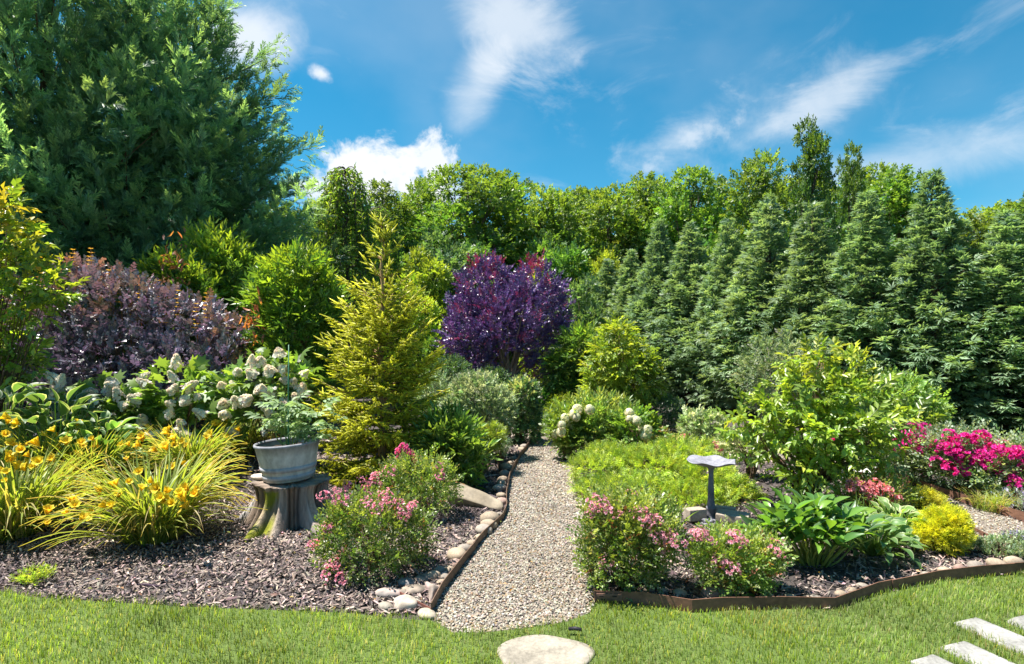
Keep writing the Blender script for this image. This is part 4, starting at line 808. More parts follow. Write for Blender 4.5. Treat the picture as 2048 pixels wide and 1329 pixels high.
rose_bush('pink rose bush in front of the mossy stump', 748, 1142, [(745, 1060, 95, 48), (700, 1075, 60, 46), (800, 1075, 62, 50), (745, 1100, 100, 40), (740, 1030, 70, 30)], 1500,
          [(690, 975), (685, 970), (700, 985), (800, 1000), (815, 1012), (790, 1010), (808, 1020), (830, 1008), (775, 990), (640, 1078), (655, 985), (680, 1105), (688, 1112), (676, 1120), (690, 1095), (745, 985), (770, 1000), (632, 1080), (672, 1040), (820, 1022)], PINK, 401)
rose_bush('pink rose bush tucked under the golden spruce', 838, 1035, [(838, 955, 64, 38), (800, 965, 44, 36), (870, 970, 44, 36), (840, 1000, 66, 32)], 1000,
          [(745, 952), (752, 958), (740, 965), (788, 935), (760, 945), (735, 975), (700, 962), (705, 972), (880, 925), (735, 955)], PINK, 402)
rose_bush('pale pink rose bush at the steel corner beside the gravel path', 1250, 1178, [(1250, 1090, 78, 52), (1215, 1080, 48, 60), (1300, 1085, 60, 50), (1245, 1125, 84, 46), (1265, 1035, 50, 34), (1215, 1030, 36, 30)], 1700,
          jit([(1195, 1008), (1210, 1015), (1285, 1030), (1300, 1045), (1320, 1060)], 2, 9, jr) + [(1205, 1105), (1310, 1092), (1330, 1070), (1180, 1020), (1270, 1020), (1290, 1020)], PALE, 403)
rose_bush('pale pink rose bush behind the one at the steel corner', 1270, 1085, [(1270, 1020, 60, 32), (1220, 1010, 42, 28), (1310, 1040, 46, 34), (1265, 1055, 66, 28)], 900,
          jit([(1205, 1003), (1230, 995), (1262, 985), (1225, 1012)], 2, 8, jr) + [(1195, 1020), (1260, 990), (1275, 1005)], PALE, 404)
rose_bush('low sparse pale pink rose bush in front of the bird bath bricks', 1475, 1182, [(1470, 1105, 66, 34), (1520, 1115, 40, 32), (1430, 1120, 44, 34), (1475, 1140, 74, 30)], 1150,
          [(1450, 1060), (1455, 1068), (1425, 1107), (1435, 1108), (1385, 1065), (1400, 1068), (1440, 1115), (1540, 1085), (1395, 1062)], PALE, 405, wts=(4, 4, 2, 2, 1.0))
rose_bush('coral pink rose bush beyond the golden juniper', 1350, 925, [(1350, 895, 46, 18), (1310, 900, 30, 14), (1420, 898, 30, 16)], 420,
          jit([(1310, 885), (1330, 888), (1345, 882), (1356, 875), (1425, 888), (1420, 892), (1318, 892)], 2, 5, jr), CORAL, 406, group='coral rose bushes', fsz=1.0)
rose_bush('coral pink rose bush under the large dogwood beside the white chair', 1745, 1040, [(1735, 985, 52, 26), (1770, 1000, 50, 30), (1700, 985, 36, 24), (1760, 1020, 46, 22)], 560,
          jit([(1690, 965), (1710, 968), (1725, 972), (1740, 968), (1720, 980)], 2, 7, jr) + [(1760, 985)], CORAL, 407, group='coral rose bushes', wts=(3, 3, 1, 3, 1))
SIL = [(.17, .23, .14), (.26, .31, .22), (.09, .14, .06), (.05, .10, .035)]
for i, (lb, px, yb, bl, fl, n) in enumerate((
    ('magenta rose bush overhung by the large dogwood', 1795, 966, [(1790, 900, 58, 40), (1820, 905, 44, 40), (1760, 920, 40, 34), (1790, 935, 58, 28)], [(1780, 880), (1800, 872), (1815, 870), (1830, 868), (1810, 862), (1768, 868), (1790, 890), (1835, 885), (1800, 888), (1770, 885), (1845, 900), (1822, 877), (1838, 874), (1790, 868)], 1150),
    ('magenta rose bush with bare stems above the pale grass tuft', 1925, 985, [(1925, 905, 66, 44), (1890, 925, 50, 36), (1960, 925, 50, 40), (1925, 945, 60, 26), (1865, 905, 30, 26)], [(1870, 890), (1880, 898), (1895, 905), (1905, 885), (1920, 875), (1935, 882), (1950, 885), (1925, 895), (1940, 895), (1910, 912), (1955, 892), (1890, 885), (1925, 918), (1950, 935), (1855, 923), (1895, 930), (1965, 905), (1920, 910), (1915, 872), (1862, 885), (1875, 884), (1935, 905), (1975, 920), (1960, 925)], 1400),
    ('magenta rose bush at the garden edge next to the catmint', 2040, 1002, [(2040, 930, 66, 46), (2000, 950, 46, 40), (2080, 950, 60, 44), (2030, 970, 66, 30)], [(1990, 895), (2005, 902), (2020, 905), (2035, 900), (2045, 895), (2010, 910), (2030, 915), (2015, 928), (2030, 930), (2045, 910), (2000, 955), (1998, 948), (2048, 935), (2060, 900), (2080, 905), (2025, 925), (2070, 915), (1985, 905), (2040, 908), (2022, 898)], 1400),
    ('magenta rose bush farthest along the side path edging', 1700, 935, [(1700, 880, 40, 26), (1720, 890, 40, 24), (1690, 905, 50, 24)], [(1690, 868), (1710, 872), (1735, 872), (1660, 870), (1745, 880)], 600))):
    rose_bush(lb, px, yb, bl, n, jit(fl, 1, 3, jr) + jit(fl[:len(fl) * 2 // 3], 1, 12, jr), MAG, 410 + i, SIL, (3, 2.4, 3, 3), LMg, .15, 'magenta shrub roses along the side path', (.30, .34, .26), 1.0)
# fallen blossom head on the mulch
single('flower_head', MAG[1], 'single magenta bloom resting low above the mulch under the rose bushes', 'flower', (X(1853, 7.0), 7.0, .12))

# bright pink phlox at the spruce foot
t, P, nn, r, bb = shrub('phlox_plant', 'bright pink phlox growing through the spruce branches', 822, 6.2, [(822, 935, 16, 24), (815, 965, 18, 20)], 70, LAU, .12, [(.09, .16, .04)], None, LM, seed=421, cat='plant')
u = 6.2 / FPX; fl = jit([(820, 888), (822, 898), (815, 905), (812, 893), (830, 905), (845, 912)], 2, 5, jr); PH = [cluster('flower_cluster', 340 + k, (.78, .18, .42), (.62, .08, .32), 16, .040, .046) for k in range(2)]
FP = np.array([((x - 822) * u, -.25, Z(y, 6.2)) for x, y in fl]); kids(t, 'flower_cluster', PH, FP, frames(np.tile([1.0, 0, 0], (len(FP), 1)), np.tile([0, -.3, 1.0], (len(FP), 1))), 1.0, r)
g = Geo()
for p in FP:
    V, F = tube(curve((p[0] * .5, -.1, .1), p, 4, 0, .01, r), [.005, .004, .004, .003], 4, False); g.add(V, F, np.array([.12, .18, .05]))
part('flower_stems', g.mesh('flower_stems', LM), t)

# oakleaf hydrangeas
def lobed(nl=7, deep=.45, droop=.15):
    V = [(0, .02, 0), (0, .5, .02)]; n = 2 * nl + 1
    for i in range(n):
        a = math.radians(-150 + 300 * i / (n - 1)); rr = (.52 if i % 2 == 0 else .52 * (1 - deep)) * (1.15 if abs(a) < .6 else .95); x, y = math.sin(a) * rr, .5 + math.cos(a) * rr; V.append((x, y, -droop * (x * x + (y - .5) ** 2) * 1.5 + .06 * abs(x)))
    F = [(1, i, i + 1) for i in range(2, 1 + n)] + [(1, 0, 2), (1, 1 + n, 0)]; F = [(a, c, b) for a, b, c in F]
    return np.array(V, float), np.array(F), np.ones((len(V), 3))
OAKL = [mk('leaf', *scaled(lobed(7, .42, dr), c), LM) for dr, c in ((.1, (.10, .17, .045)), (.4, (.14, .21, .05)), (.7, (.08, .14, .04)))]
def panicle(seed, ln, rad, c):
    r = np.random.default_rng(seed); g = Geo(); n = 120; t = r.random(n) ** .8; a = r.uniform(0, 6.283, n); rr = rad * (1 - t ** 1.6 * .85) * r.uniform(.85, 1.1, n); P = np.stack([rr * np.cos(a), rr * np.sin(a), t * ln], -1)
    d = nrm(np.stack([np.cos(a), np.sin(a), np.full(n, .35)], -1) + .3 * r.normal(size=(n, 3)))
    V = np.array([[0, 0, 0], [.5, .5, .1], [0, .62, .05], [-.5, .5, .1], [-.62, 0, .05], [-.5, -.5, .1], [0, -.62, .05], [.5, -.5, .1], [.62, 0, .05]]); F = np.array([[0, 8, 1], [0, 1, 2], [0, 2, 3], [0, 3, 4], [0, 4, 5], [0, 5, 6], [0, 6, 7], [0, 7, 8]])
    g.inst((V, F, np.concatenate([[[.75] * 3], np.ones((8, 3))])), P, frames(nrm(np.cross(d, r.normal(size=(n, 3)))), d), .034 * r.uniform(.8, 1.25, n), pal(n, [c, np.array(c) * [1, .98, .90], np.array(c) * [.97, .90, .78]], [4, 2, .6], .06, r))
    V, F = tube([(0, 0, -.18), (0, 0, 0), (0, 0, ln * .9)], [.006, .005, .003], 4, False); g.add(V, F, np.array([.25, .28, .12])); return g.mesh('flower_head', PET)
HYD = [panicle(500 + k, ln, rd, (.84, .83, .74)) for k, (ln, rd) in enumerate(((.13, .078), (.11, .085), (.18, .07)))]
heads = {0: [(265, 790), (150, 822), (235, 778), (262, 825), (205, 790), (230, 848), (185, 835), (120, 795), (215, 815), (290, 795)],
         1: [(370, 728), (375, 800), (312, 795), (330, 765), (300, 850), (395, 850), (437, 822), (350, 860), (405, 770), (330, 862), (400, 835), (375, 775)],
         2: [(520, 725), (535, 722), (575, 708), (557, 740), (495, 770), (545, 768), (500, 805), (460, 765), (555, 780), (590, 735), (600, 760), (612, 785), (575, 775), (520, 790), (470, 800), (490, 740), (620, 745), (530, 745), (585, 795)]}
for k, (lb, px, d, bl) in enumerate((('oakleaf hydrangea with cream flower heads beside the variegated hosta', 215, 7.2, [(190, 815, 70, 44), (250, 825, 70, 42), (150, 840, 50, 40), (215, 860, 90, 44)]),
                                     ('oakleaf hydrangea with one tall upright cream spike between its neighbours', 370, 7.3, [(350, 790, 66, 48), (400, 800, 66, 50), (320, 830, 60, 44), (380, 850, 90, 48)]),
                                     ('oakleaf hydrangea with drooping cream flower heads beside the golden spruce', 540, 7.3, [(500, 775, 64, 46), (560, 760, 66, 50), (600, 790, 56, 46), (530, 820, 90, 48), (480, 810, 60, 46)]))):
    r = np.random.default_rng(510 + k); u = d / FPX
    t, P, nn, r, bb = shrub('hydrangea_shrub', lb, px, d, bl, 260, [scaled(lobed(7, .42, .3), (1, 1, 1))], .15, [(.09, .16, .04), (.12, .19, .045), (.06, .11, .03)], None, LM, 'oakleaf hydrangeas behind the daylilies', seed=520 + k, up=.3, rnd=.5, depth=.55, srad=.008)
    q = vis(P, nn, 120, r); place_leaves(t, OAKL, q[0] + q[1] * .05, q[1], .20, r, .15, .45)
    hp = heads[k] + [(r.uniform(min(q[0] for q in heads[k]), max(q[0] for q in heads[k])), r.uniform(745, 862)) for _ in range(14)]; FP, DD = [], []
    for x, y in hp:
        xx, zz = (x - px) * u, Z(y, d); cand = np.argsort((P[:, 0] - xx) ** 2 + (P[:, 2] - zz) ** 2)[:10]; FP.append((xx, P[cand, 1].min() - .10, zz - .03)); up_ = 2.0 if y < 730 else .55
        DD.append((r.normal() * .7, -.5 + .4 * r.normal(), up_ + .3 * r.normal()))
    FP = np.array(FP); DD = nrm(np.array(DD)); kids(t, 'flower_head', HYD, FP, frames(nrm(np.cross(DD, r.normal(size=DD.shape))), DD), r.uniform(.6, .95, len(FP)), r)
# white green mophead hydrangea by the rhododendron
BALL = []
for k in range(2):
    g = Geo(); r = np.random.default_rng(530 + k); n = 90; dd = nrm(r.normal(size=(n, 3)) + [0, 0, .4]); V = np.array([[0, 0, 0], [.5, .5, .1], [-.5, .5, .1], [-.5, -.5, .1], [.5, -.5, .1]]); g.inst((V, np.array([[0, 1, 2], [0, 2, 3], [0, 3, 4], [0, 4, 1]]), np.ones((5, 3))), dd * .09, frames(nrm(np.cross(dd, r.normal(size=(n, 3)))), dd), .05, pal(n, [(.68, .72, .42), (.80, .80, .62)], None, .07, r)); BALL.append(g.mesh('flower_head', PET))
for lb, px, d, bl, hd in (('hydrangea with round pale green heads on the path side of the rhododendron', 1135, 8.45, [(1135, 850, 30, 24), (1145, 870, 28, 22), (1120, 865, 20, 18)], [(1150, 820), (1140, 834), (1128, 838), (1118, 850), (1122, 862), (1160, 815), (1132, 845), (1145, 825), (1113, 858)]),
                          ('hydrangea with round white heads between rhododendron and juniper', 1270, 8.1, [(1265, 855, 32, 28), (1285, 870, 30, 24), (1260, 885, 34, 20)], [(1250, 830), (1258, 842), (1275, 848), (1282, 855), (1287, 868), (1272, 890), (1245, 835), (1265, 835), (1322, 882), (1280, 862), (1292, 858)])):
    t, P, nn, r, bb = shrub('hydrangea_shrub', lb, px, d, bl, 220, ROUND, .2, [(.12, .2, .04), (.17, .25, .05)], None, LM, seed=int(px), up=.3); u = d / FPX
    FP = np.array([((x - px + 5 * r.normal()) * u, -.22 + .08 * r.normal(), Z(y + 5 * r.normal(), d)) for x, y in hd]); kids(t, 'flower_head', BALL, FP, frames(np.tile([1.0, 0, 0], (len(FP), 1)), np.tile([0, -.3, 1.0], (len(FP), 1))), r.uniform(.55, .85, len(FP)), r)

# hostas
def hosta(label, loc, n, rad, hgt, ls, cmid, cedge, seed, prof, el=(60, 5), sq=1.0, squash=1.0):
    r = np.random.default_rng(seed); t = thing('hosta', label, 'plant', (*loc, float(mz(*loc))))
    ms = [mk('leaf', *(lambda T: (T[0], T[1], T[2]))(leafN(prof, .25, dr, np.array(cedge) * k, .012, .74, np.array(cmid) * k)), LM) for dr, k in ((.35, 1.0), (.7, .85), (1.0, 1.15), (.5, .9))]
    P, Dd, Sx = [], [], []; g = Geo()
    for i in range(n):
        f = (i + .5) / n; a = i * 2.39996 + .3 * r.normal(); e = math.radians(el[0] + (el[1] - el[0]) * f + 10 * r.normal()); rr = rad * (.15 + .75 * f ** .6) * r.uniform(.8, 1.1); z = hgt * (1 - .75 * f ** 1.6) * r.uniform(.75, 1.15) + .03
        p = np.array([math.cos(a) * rr, math.sin(a) * rr * sq, z]); P.append(p); Dd.append((math.cos(a) * math.cos(e), math.sin(a) * math.cos(e), math.sin(e))); Sx.append(ls * r.uniform(.75, 1.2))
        V, F = tube(curve((.04 * math.cos(a), .04 * math.sin(a), 0), p, 5, .04, 0, r), np.linspace(.006, .004, 5), 4, False); g.add(V, F, np.array([.16, .24, .06]))
    P = np.array(P); Dd = np.array(Dd); kids(t, 'leaf', ms, P, frames(Dd, nrm(np.array([0, 0, 1.0]) + .25 * r.normal(size=P.shape))), np.array(Sx), r); part('leaf_stalks', g.mesh('leaf_stalks', LM), t); return t
HPR = [.02, .20, .27, .26, .19, .09, .005]
hosta('large hosta with white edged leaves in front of the hydrangeas', (X(115, 6.3), 6.3), 100, .56, .84, .22, (.065, .115, .042), (.36, .38, .27), 601, HPR)
hosta('large white edged hosta beneath the arching tree', (X(-10, 6.1), 6.1), 96, .56, .98, .22, (.068, .12, .042), (.35, .37, .27), 602, HPR)
hosta('narrow leaved hosta with thin pale edges between two daylily clumps', (X(205, 6.35), 6.35), 50, .42, .60, .22, (.09, .17, .05), (.42, .48, .26), 603, HPR)
hosta('low green hosta with pale edged leaves beside the peony', (X(1745, 4.75), 4.75), 110, .34, .22, .12, (.075, .145, .045), (.25, .30, .16), 604, HPR, (50, -5))
hosta('low hosta with cream edged leaves between the peony and globe thuja', (X(1795, 5.1), 5.1), 60, .30, .22, .13, (.12, .20, .06), (.52, .52, .34), 605, HPR, (50, 0))

# daylilies
def strap(k, low=False):
    r = np.random.default_rng(700 + k); n = 8; e0 = math.radians(r.uniform(58, 88)); bend = math.radians(r.choice([r.uniform(25, 60), r.uniform(60, 150)], p=[.35, .65])); e0, bend = (math.radians(r.uniform(30, 58)), math.radians(r.uniform(45, 95))) if low else (e0, bend); t = np.linspace(0, 1, n); e = e0 - bend * t ** 1.5; ds = 1 / (n - 1)
    y = np.concatenate([[0], np.cumsum(np.cos(e[:-1]) * ds)]); z = np.concatenate([[0], np.cumsum(np.sin(e[:-1]) * ds)]); tw = .05 * r.normal() * t ** 2; w = .0125 * np.minimum(1, (1 - t) * 2.2 + .03) * np.minimum(1, .6 + t * 2); V, C = [], []
    c0, c1 = np.array((.12, .175, .03)), np.array((.205, .25, .055)); dry = r.random() < .18
    for i in range(n):
        nz = np.array([-math.sin(e[i]), math.cos(e[i])])
        for sx in (-1, 0, 1):
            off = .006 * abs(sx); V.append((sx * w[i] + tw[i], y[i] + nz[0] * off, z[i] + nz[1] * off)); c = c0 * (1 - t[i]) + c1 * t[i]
            if t[i] > .9: c = c * .4 + np.array((.35, .24, .10)) * .6
            if dry: c = c * .4 + np.array((.38, .28, .14)) * .6
            C.append(c)
    F = []
    for i in range(n - 1):
        for j in range(2): a, b, c, d = i * 3 + j, i * 3 + j + 1, (i + 1) * 3 + j + 1, (i + 1) * 3 + j; F += [(a, b, c), (a, c, d)]
    return np.array(V), np.array(F), np.array(C)
STRAPG = [strap(k) for k in range(18)]; STRAPL = [strap(40 + k, True) for k in range(8)]; STRAP = [mk('leaf', *T, LM) for T in STRAPG]
def lily_T(k):
    r = np.random.default_rng(760 + k); g = Geo(); op = r.uniform(.3, .6)
    for i in range(6):
        a = i / 6 * 6.283; wd = .30 if i % 2 else .24; V, C = [], []; c = np.array((.86, .70, .045)) if i % 2 else np.array((.84, .62, .03))
        for s, rr, zz in ((0, .02, 0), (.35, .10, .38), (.7, .10 + op * .42, .72), (1, .12 + op * .85, .80)):
            w = wd * (.25, .8, 1.0, .1)[int(s * 3 + .01)]
            for sx in (-1, 1): V.append((rr * math.cos(a) - sx * w * math.sin(a), rr * math.sin(a) + sx * w * math.cos(a), zz)); C.append(c * (.75 + .25 * s))
        g.add(np.array(V), np.array([[0, 1, 3], [0, 3, 2], [2, 3, 5], [2, 5, 4], [4, 5, 7], [4, 7, 6]]), np.array(C))
    return g.mesh('flower', PET)
LILY = [lily_T(k) for k in range(3)]
def daylily(label, px, ybase, n, ln, flowers, seed, group='daylily clumps in the mulch bed', spread=.20, d=None):
    d = d or gp(px, ybase)[1]; r = np.random.default_rng(seed); h0 = float(mz(X(px, d), d)); t = thing('daylily', label, 'plant', (X(px, d), d, h0), 0, 1, group); u = d / FPX
    a = r.uniform(0, 6.283, n); rb = spread * np.sqrt(r.random(n)); a0 = a + .5 * r.normal(size=n); P = np.stack([rb * np.cos(a0), rb * np.sin(a0), np.zeros(n)], -1)
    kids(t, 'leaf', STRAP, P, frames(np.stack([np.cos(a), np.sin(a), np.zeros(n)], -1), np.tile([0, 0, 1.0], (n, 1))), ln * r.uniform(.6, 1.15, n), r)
    gf = Geo()
    for k in range(300):
        V, F, C = STRAPG[k % len(STRAPG)] if k % 5 < 3 else STRAPL[k % 8]; b = r.uniform(0, 6.283); rb2 = spread * math.sqrt(r.random()); b0 = b + .6 * r.normal(); gf.inst((V, F, C), [[rb2 * math.cos(b0), rb2 * math.sin(b0), 0]], frames(np.array([[math.cos(b), math.sin(b), 0]]), np.array([[0, 0, 1.0]])), [ln * r.uniform(.5, 1.1)], np.full((1, 3), r.uniform(.75, 1.15)))
    part('foliage', gf.mesh('foliage', LM), t, 'stuff')
    flowers = list(flowers) + [(fx + 16 * r.normal(), fy + 12 * r.normal()) for fx, fy in flowers[::2]]
    FP, DD = [], []; g = Geo()
    for fx, fy in flowers:
        x, z = (fx - px) * u, max(Z(fy, d) - h0, .18); y = -np.clip((.85 - z) * .7, 0, .45) - .08 + .12 * r.normal(); FP.append((x, y, z)); DD.append((r.normal() * .5, -.5 + .4 * r.normal(), .8))
        V, F = tube(curve((x * .2, y * .2, 0), (x, y, z), 6, .08, .008, r), np.linspace(.005, .003, 6), 4, False); g.add(V, F, np.array([.16, .22, .05]))
    FP = np.array(FP); DD = nrm(np.array(DD)); kids(t, 'flower', LILY, FP, frames(nrm(np.cross(DD, r.normal(size=DD.shape))), DD), .078 * r.uniform(.75, 1.3, len(FP)), r); part('flower_stems', g.mesh('flower_stems', LM), t)
daylily('yellow daylily clump closest to the mossy stump, spilling over the mulch', 310, 1082, 290, .86, [(345, 885), (210, 985), (290, 955), (300, 985), (352, 950), (365, 975), (385, 972), (415, 965), (420, 980), (200, 998), (215, 1000), (245, 1005), (270, 995), (295, 972), (425, 995), (330, 930), (440, 970), (370, 960), (400, 985), (262, 1002), (240, 975), (188, 995)], 801)
daylily('yellow daylily clump beneath the white edged hostas', 28, 1078, 280, .84, [(5, 925), (48, 955), (10, 920), (85, 870), (100, 888), (127, 892), (55, 910), (90, 908), (40, 845), (10, 855), (72, 925), (0, 945), (70, 935), (30, 870), (-40, 900), (-60, 930), (110, 925), (60, 885)], 802)
daylily('yellow daylily clump at the back corner under the arching tree', 95, 1005, 240, .74, [(20, 850), (60, 860), (95, 845), (130, 872), (150, 860), (110, 880)], 806)
daylily('yellow daylily clump between the hostas and the front clump', 180, 1010, 260, .70, [(190, 903), (200, 903), (190, 945), (200, 930), (158, 890), (215, 875), (205, 880), (188, 948), (220, 890), (180, 940), (120, 915), (170, 905)], 803)
daylily('yellow daylily clump in front of the middle hydrangea', 385, 990, 270, .66, [(330, 872), (345, 876), (365, 870), (322, 876), (355, 862), (410, 875), (400, 888), (430, 900), (293, 880), (285, 910), (405, 935), (428, 915), (452, 868), (375, 885), (310, 890), (390, 880)], 804)
daylily('yellow daylily clump left of the grey tub', 492, 955, 230, .58, [(465, 845), (485, 835), (490, 850), (475, 845), (505, 860), (510, 875), (450, 868), (520, 850), (500, 840)], 805)

# spiky clumps: pale grass tuft, iris, yucca-like leaves
def tuft(name, label, px, ybase, n, ln, seed, spread, cat='grass'):
    d = gp(px, ybase)[1]; r = np.random.default_rng(seed); t = thing(name, label, cat, (X(px, d), d)); a = r.uniform(0, 6.283, n); rb = spread * np.sqrt(r.random(n)); a0 = r.uniform(0, 6.283, n)
    kids(t, 'leaf', STRAP, np.stack([rb * np.cos(a0), rb * np.sin(a0), np.zeros(n)], -1), frames(np.stack([np.cos(a), np.sin(a), np.zeros(n)], -1), np.tile([0, 0, 1.0], (n, 1))), ln * r.uniform(.6, 1.15, n), r)
tuft('grass_tuft', 'fine yellow green grass tuft beside the side path edging', 1978, 1022, 260, .26, 811, .14)
IRIS = []
for k in range(5):
    T = leafN([.022, .026, .026, .022, .012, .002], .1, .12 + .1 * k); IRIS.append(mk('leaf', T[0], T[1], T[2] * np.array((.14, .23, .06)), LM))
def iris(label, px, ybase, n, ln, seed, sp):
    d = gp(px, ybase)[1]; r = np.random.default_rng(seed); t = thing('iris', label, 'plant', (X(px, d), d)); P = np.stack([sp * r.normal(size=n), sp * .6 * r.normal(size=n), np.zeros(n)], -1); dd = nrm(np.array([0, 0, 1.0]) + .22 * r.normal(size=(n, 3))); kids(t, 'leaf', IRIS, P, frames(dd, r.normal(size=(n, 3))), ln * r.uniform(.6, 1.1, n), r)
iris('upright sword leaved iris under the coral roses', 1755, 1062, 46, .34, 821, .13)
iris('upright sword leaved iris beyond the bird bath juniper', 1450, 925, 34, .42, 822, .16)
iris('spiky upright leaves beside the path bend', 1083, 868, 34, .62, 823, .16)
iris('thin upright leaves among the pale pink roses', 1335, 1075, 22, .42, 824, .06)

# peony
r = np.random.default_rng(831); dp = gp(1625, 1130)[1]; u = dp / FPX; t = thing('peony', 'lush peony with large glossy pointed leaves right of the bird bath', 'plant', (X(1625, dp), dp))
PPR = [.02, .14, .19, .165, .085, .004]
PEO = [mk('leaf', *scaled(leafN(PPR, .3, dr), c), LMg) for dr, c in ((.2, (.09, .18, .03)), (.45, (.06, .13, .03)), (.7, (.12, .22, .03)), (.15, (.05, .10, .035)))]
PPt, Dt = [], []; g = Geo()
for i in range(64):
    a = i * 2.4; rr = .52 * math.sqrt((i + .5) / 64); x, y = rr * math.cos(a), rr * math.sin(a) * .62; top = .47 * (1 - .35 * (rr / .52) ** 2) * r.uniform(.82, 1.1); P = curve((x * .25, y * .25, 0), (x, y, top), 7, .03, .01, r); V, F = tube(P, np.linspace(.008, .004, 7), 5, False); g.add(V, F, np.array([.22, .26, .07]))
    for q in range(5):
        f = 1 - q * .10 if q < 4 else .55; k = f * 6; i0 = min(5, int(k)); p = P[i0] + (P[i0 + 1] - P[i0]) * (k - i0); b = a + q * 2.2 + r.normal() * .3; PPt.append(p); Dt.append((math.cos(b) + x * .6, math.sin(b) + y * .6, .95 - .16 * q + .2 * r.normal()))
PPt = np.array(PPt)[:300]; Dt = nrm(np.array(Dt))[:300]; kids(t, 'leaf', PEO, PPt, frames(Dt, nrm(np.array([0, 0, 1.0]) + .3 * r.normal(size=PPt.shape))), .165 * r.uniform(.75, 1.25, len(PPt)), r); part('stems', g.mesh('stems', LM), t)

# large kousa dogwood
t, P, nn, r, bb = shrub('dogwood_tree', 'large multi stemmed dogwood with drooping yellow green leaves behind the peony', 1610, 6.3, [(1620, 735, 46, 36), (1690, 740, 42, 32), (1600, 790, 70, 46, -.2), (1680, 800, 72, 46, -.1), (1530, 835, 56, 40), (1620, 850, 86, 50, -.35), (1720, 850, 66, 48), (1560, 890, 62, 42, -.2), (1680, 900, 76, 46, -.3), (1620, 930, 70, 40, -.3), (1765, 855, 34, 22), (1640, 720, 30, 24), (1830, 845, 30, 16), (1480, 850, 28, 24)],
     800, [spray(7, .50, .42, .85, r=np.random.default_rng(s), up=.3, droop=.35) for s in (88, 89)], .20, [(.11, .18, .028), (.145, .215, .03), (.075, .13, .022), (.18, .225, .035)], [3, 3, 3, 1], LMg, seed=840, cat='tree', up=-.15, rnd=.55, stemcol=(.17, .12, .07), shell=(.30, 1.06), srad=.016, nst=4, depth=.7, topcol=(.20, .235, .035), lump=.28)
q = vis(P, nn, 240, r); place_leaves(t, leafO(.26, .14, 1.0, (.13, .205, .028), LMg), q[0] + q[1] * .04, q[1], .115, r, -.25, .5)

# catmint
t, P, nn, r, bb = shrub('catmint_plant', 'hazy silver green catmint mound with lavender flower spikes by the lawn edging', 2010, 4.75, [(2000, 1106, 44, 18), (2050, 1102, 46, 22), (1965, 1114, 30, 14), (2100, 1100, 50, 24)], 800, SM, .07, [(.20, .26, .14), (.28, .33, .22), (.13, .19, .08)], [3, 2, 2], LMs, seed=850, cat='plant', up=.8)
g = Geo(); n = 70; j = np.argsort(-P[:, 2])[:240]; j = r.choice(j, n)
for p in P[j]:
    m = 10; Q = p + np.array([.02 * r.normal(), .02 * r.normal(), .06]) * np.linspace(.2, 1.5, m)[:, None]; g.inst(leaf2(.7), Q, frames(nrm(r.normal(size=(m, 3)) + [0, 0, .5]), nrm(r.normal(size=(m, 3)))), .014, pal(m, [(.42, .36, .62), (.55, .50, .70)], None, .1, r))
part('flower_spikes', g.mesh('flower_spikes', PET), t)
S_('catmint_plant', 'lavender flowered catmint under the edge magenta rose', 2030, 6.0, [(2030, 1000, 30, 16), (2060, 1010, 30, 16)], 300, SM, .07, [(.22, .26, .20), (.40, .36, .58), (.14, .19, .10)], None, LMs, seed=851, cat='plant', up=.8)
S_('weed_plant', 'small yellow green weed growing at the lawn and mulch boundary', 70, 4.2, [(70, 1165, 30, 16), (50, 1172, 22, 12)], 120, SM, .07, [(.17, .23, .05), (.24, .28, .06)], None, LM, seed=852, cat='plant', nst=2)
S_('barberry_shrub', 'low twiggy yellow green weed with rusty leaves beside the steel edging', 1500, 4.05, [(1490, 1178, 34, 14), (1520, 1185, 26, 10)], 130, SM, .07, [(.16, .22, .04), (.30, .14, .04)], [3, 1], LM, seed=853, nst=2, cat='plant')

# ================================================================== STUMP, TUB, BIRD BATH, STONES
r = np.random.default_rng(901); ds = 5.62; xs = X(583, ds); seg = 180; A = np.arange(seg) / seg * 6.283; rows = 16; V, C = [], []
ridge = np.clip(.5 + .42 * np.sin(A * 6 + .9 * np.sin(A * 2.0 + 1)) + .25 * np.sin(A * 13 + 2 * np.sin(A * 3)), 0, 1) ** 1.3; fine = noise(np.stack([np.cos(A) * 9, np.sin(A) * 9, np.full(seg, .3)], -1), 1.3); fine2 = noise(np.stack([np.cos(A) * 34, np.sin(A) * 34, np.full(seg, .8)], -1), 1.2)
HT = .42; ro = .365
for i in range(rows):
    f = i / (rows - 1); fl = (1 - f) ** 2.2; rr = ro * (.97 + .05 * fine) * (1 - .08 * np.sin(math.pi * f)) + fl * (.05 + .27 * ridge) - .06 * (1 - ridge) * (1 - f) ** .5 + .026 * fine2 * (1 - .3 * f) + (.015 if i == rows - 1 else 0)
    z = f * (HT + .012 * fine) - (.03 if i == 0 else 0); V.append(np.stack([rr * np.cos(A), rr * np.sin(A) * .92, np.broadcast_to(z, (seg,))], -1))
    base = np.array([.31, .23, .175])[None] * np.clip(.38 + .75 * ridge[:, None] + .40 * fine2[:, None], .12, 2); gray = np.clip(noise(np.stack([np.cos(A) * 3, np.sin(A) * 3, np.full(seg, .5)], -1), 1.5) * 1.3, 0, 1)[:, None]; base = base * (1 - gray) + np.array([.40, .39, .40]) * gray * np.clip(.6 + .6 * fine2[:, None], .15, 1.4)
    mo = np.exp(-(((A - math.radians(256)) / .24) ** 4)) * (f < .88) * (.55 + .45 * np.sin(f * 9 + fine * 3)); mo = np.clip(mo * 1.3, 0, 1)[:, None]; base = base * (1 - mo) + np.array([.20, .21, .02]) * mo; C.append(base)
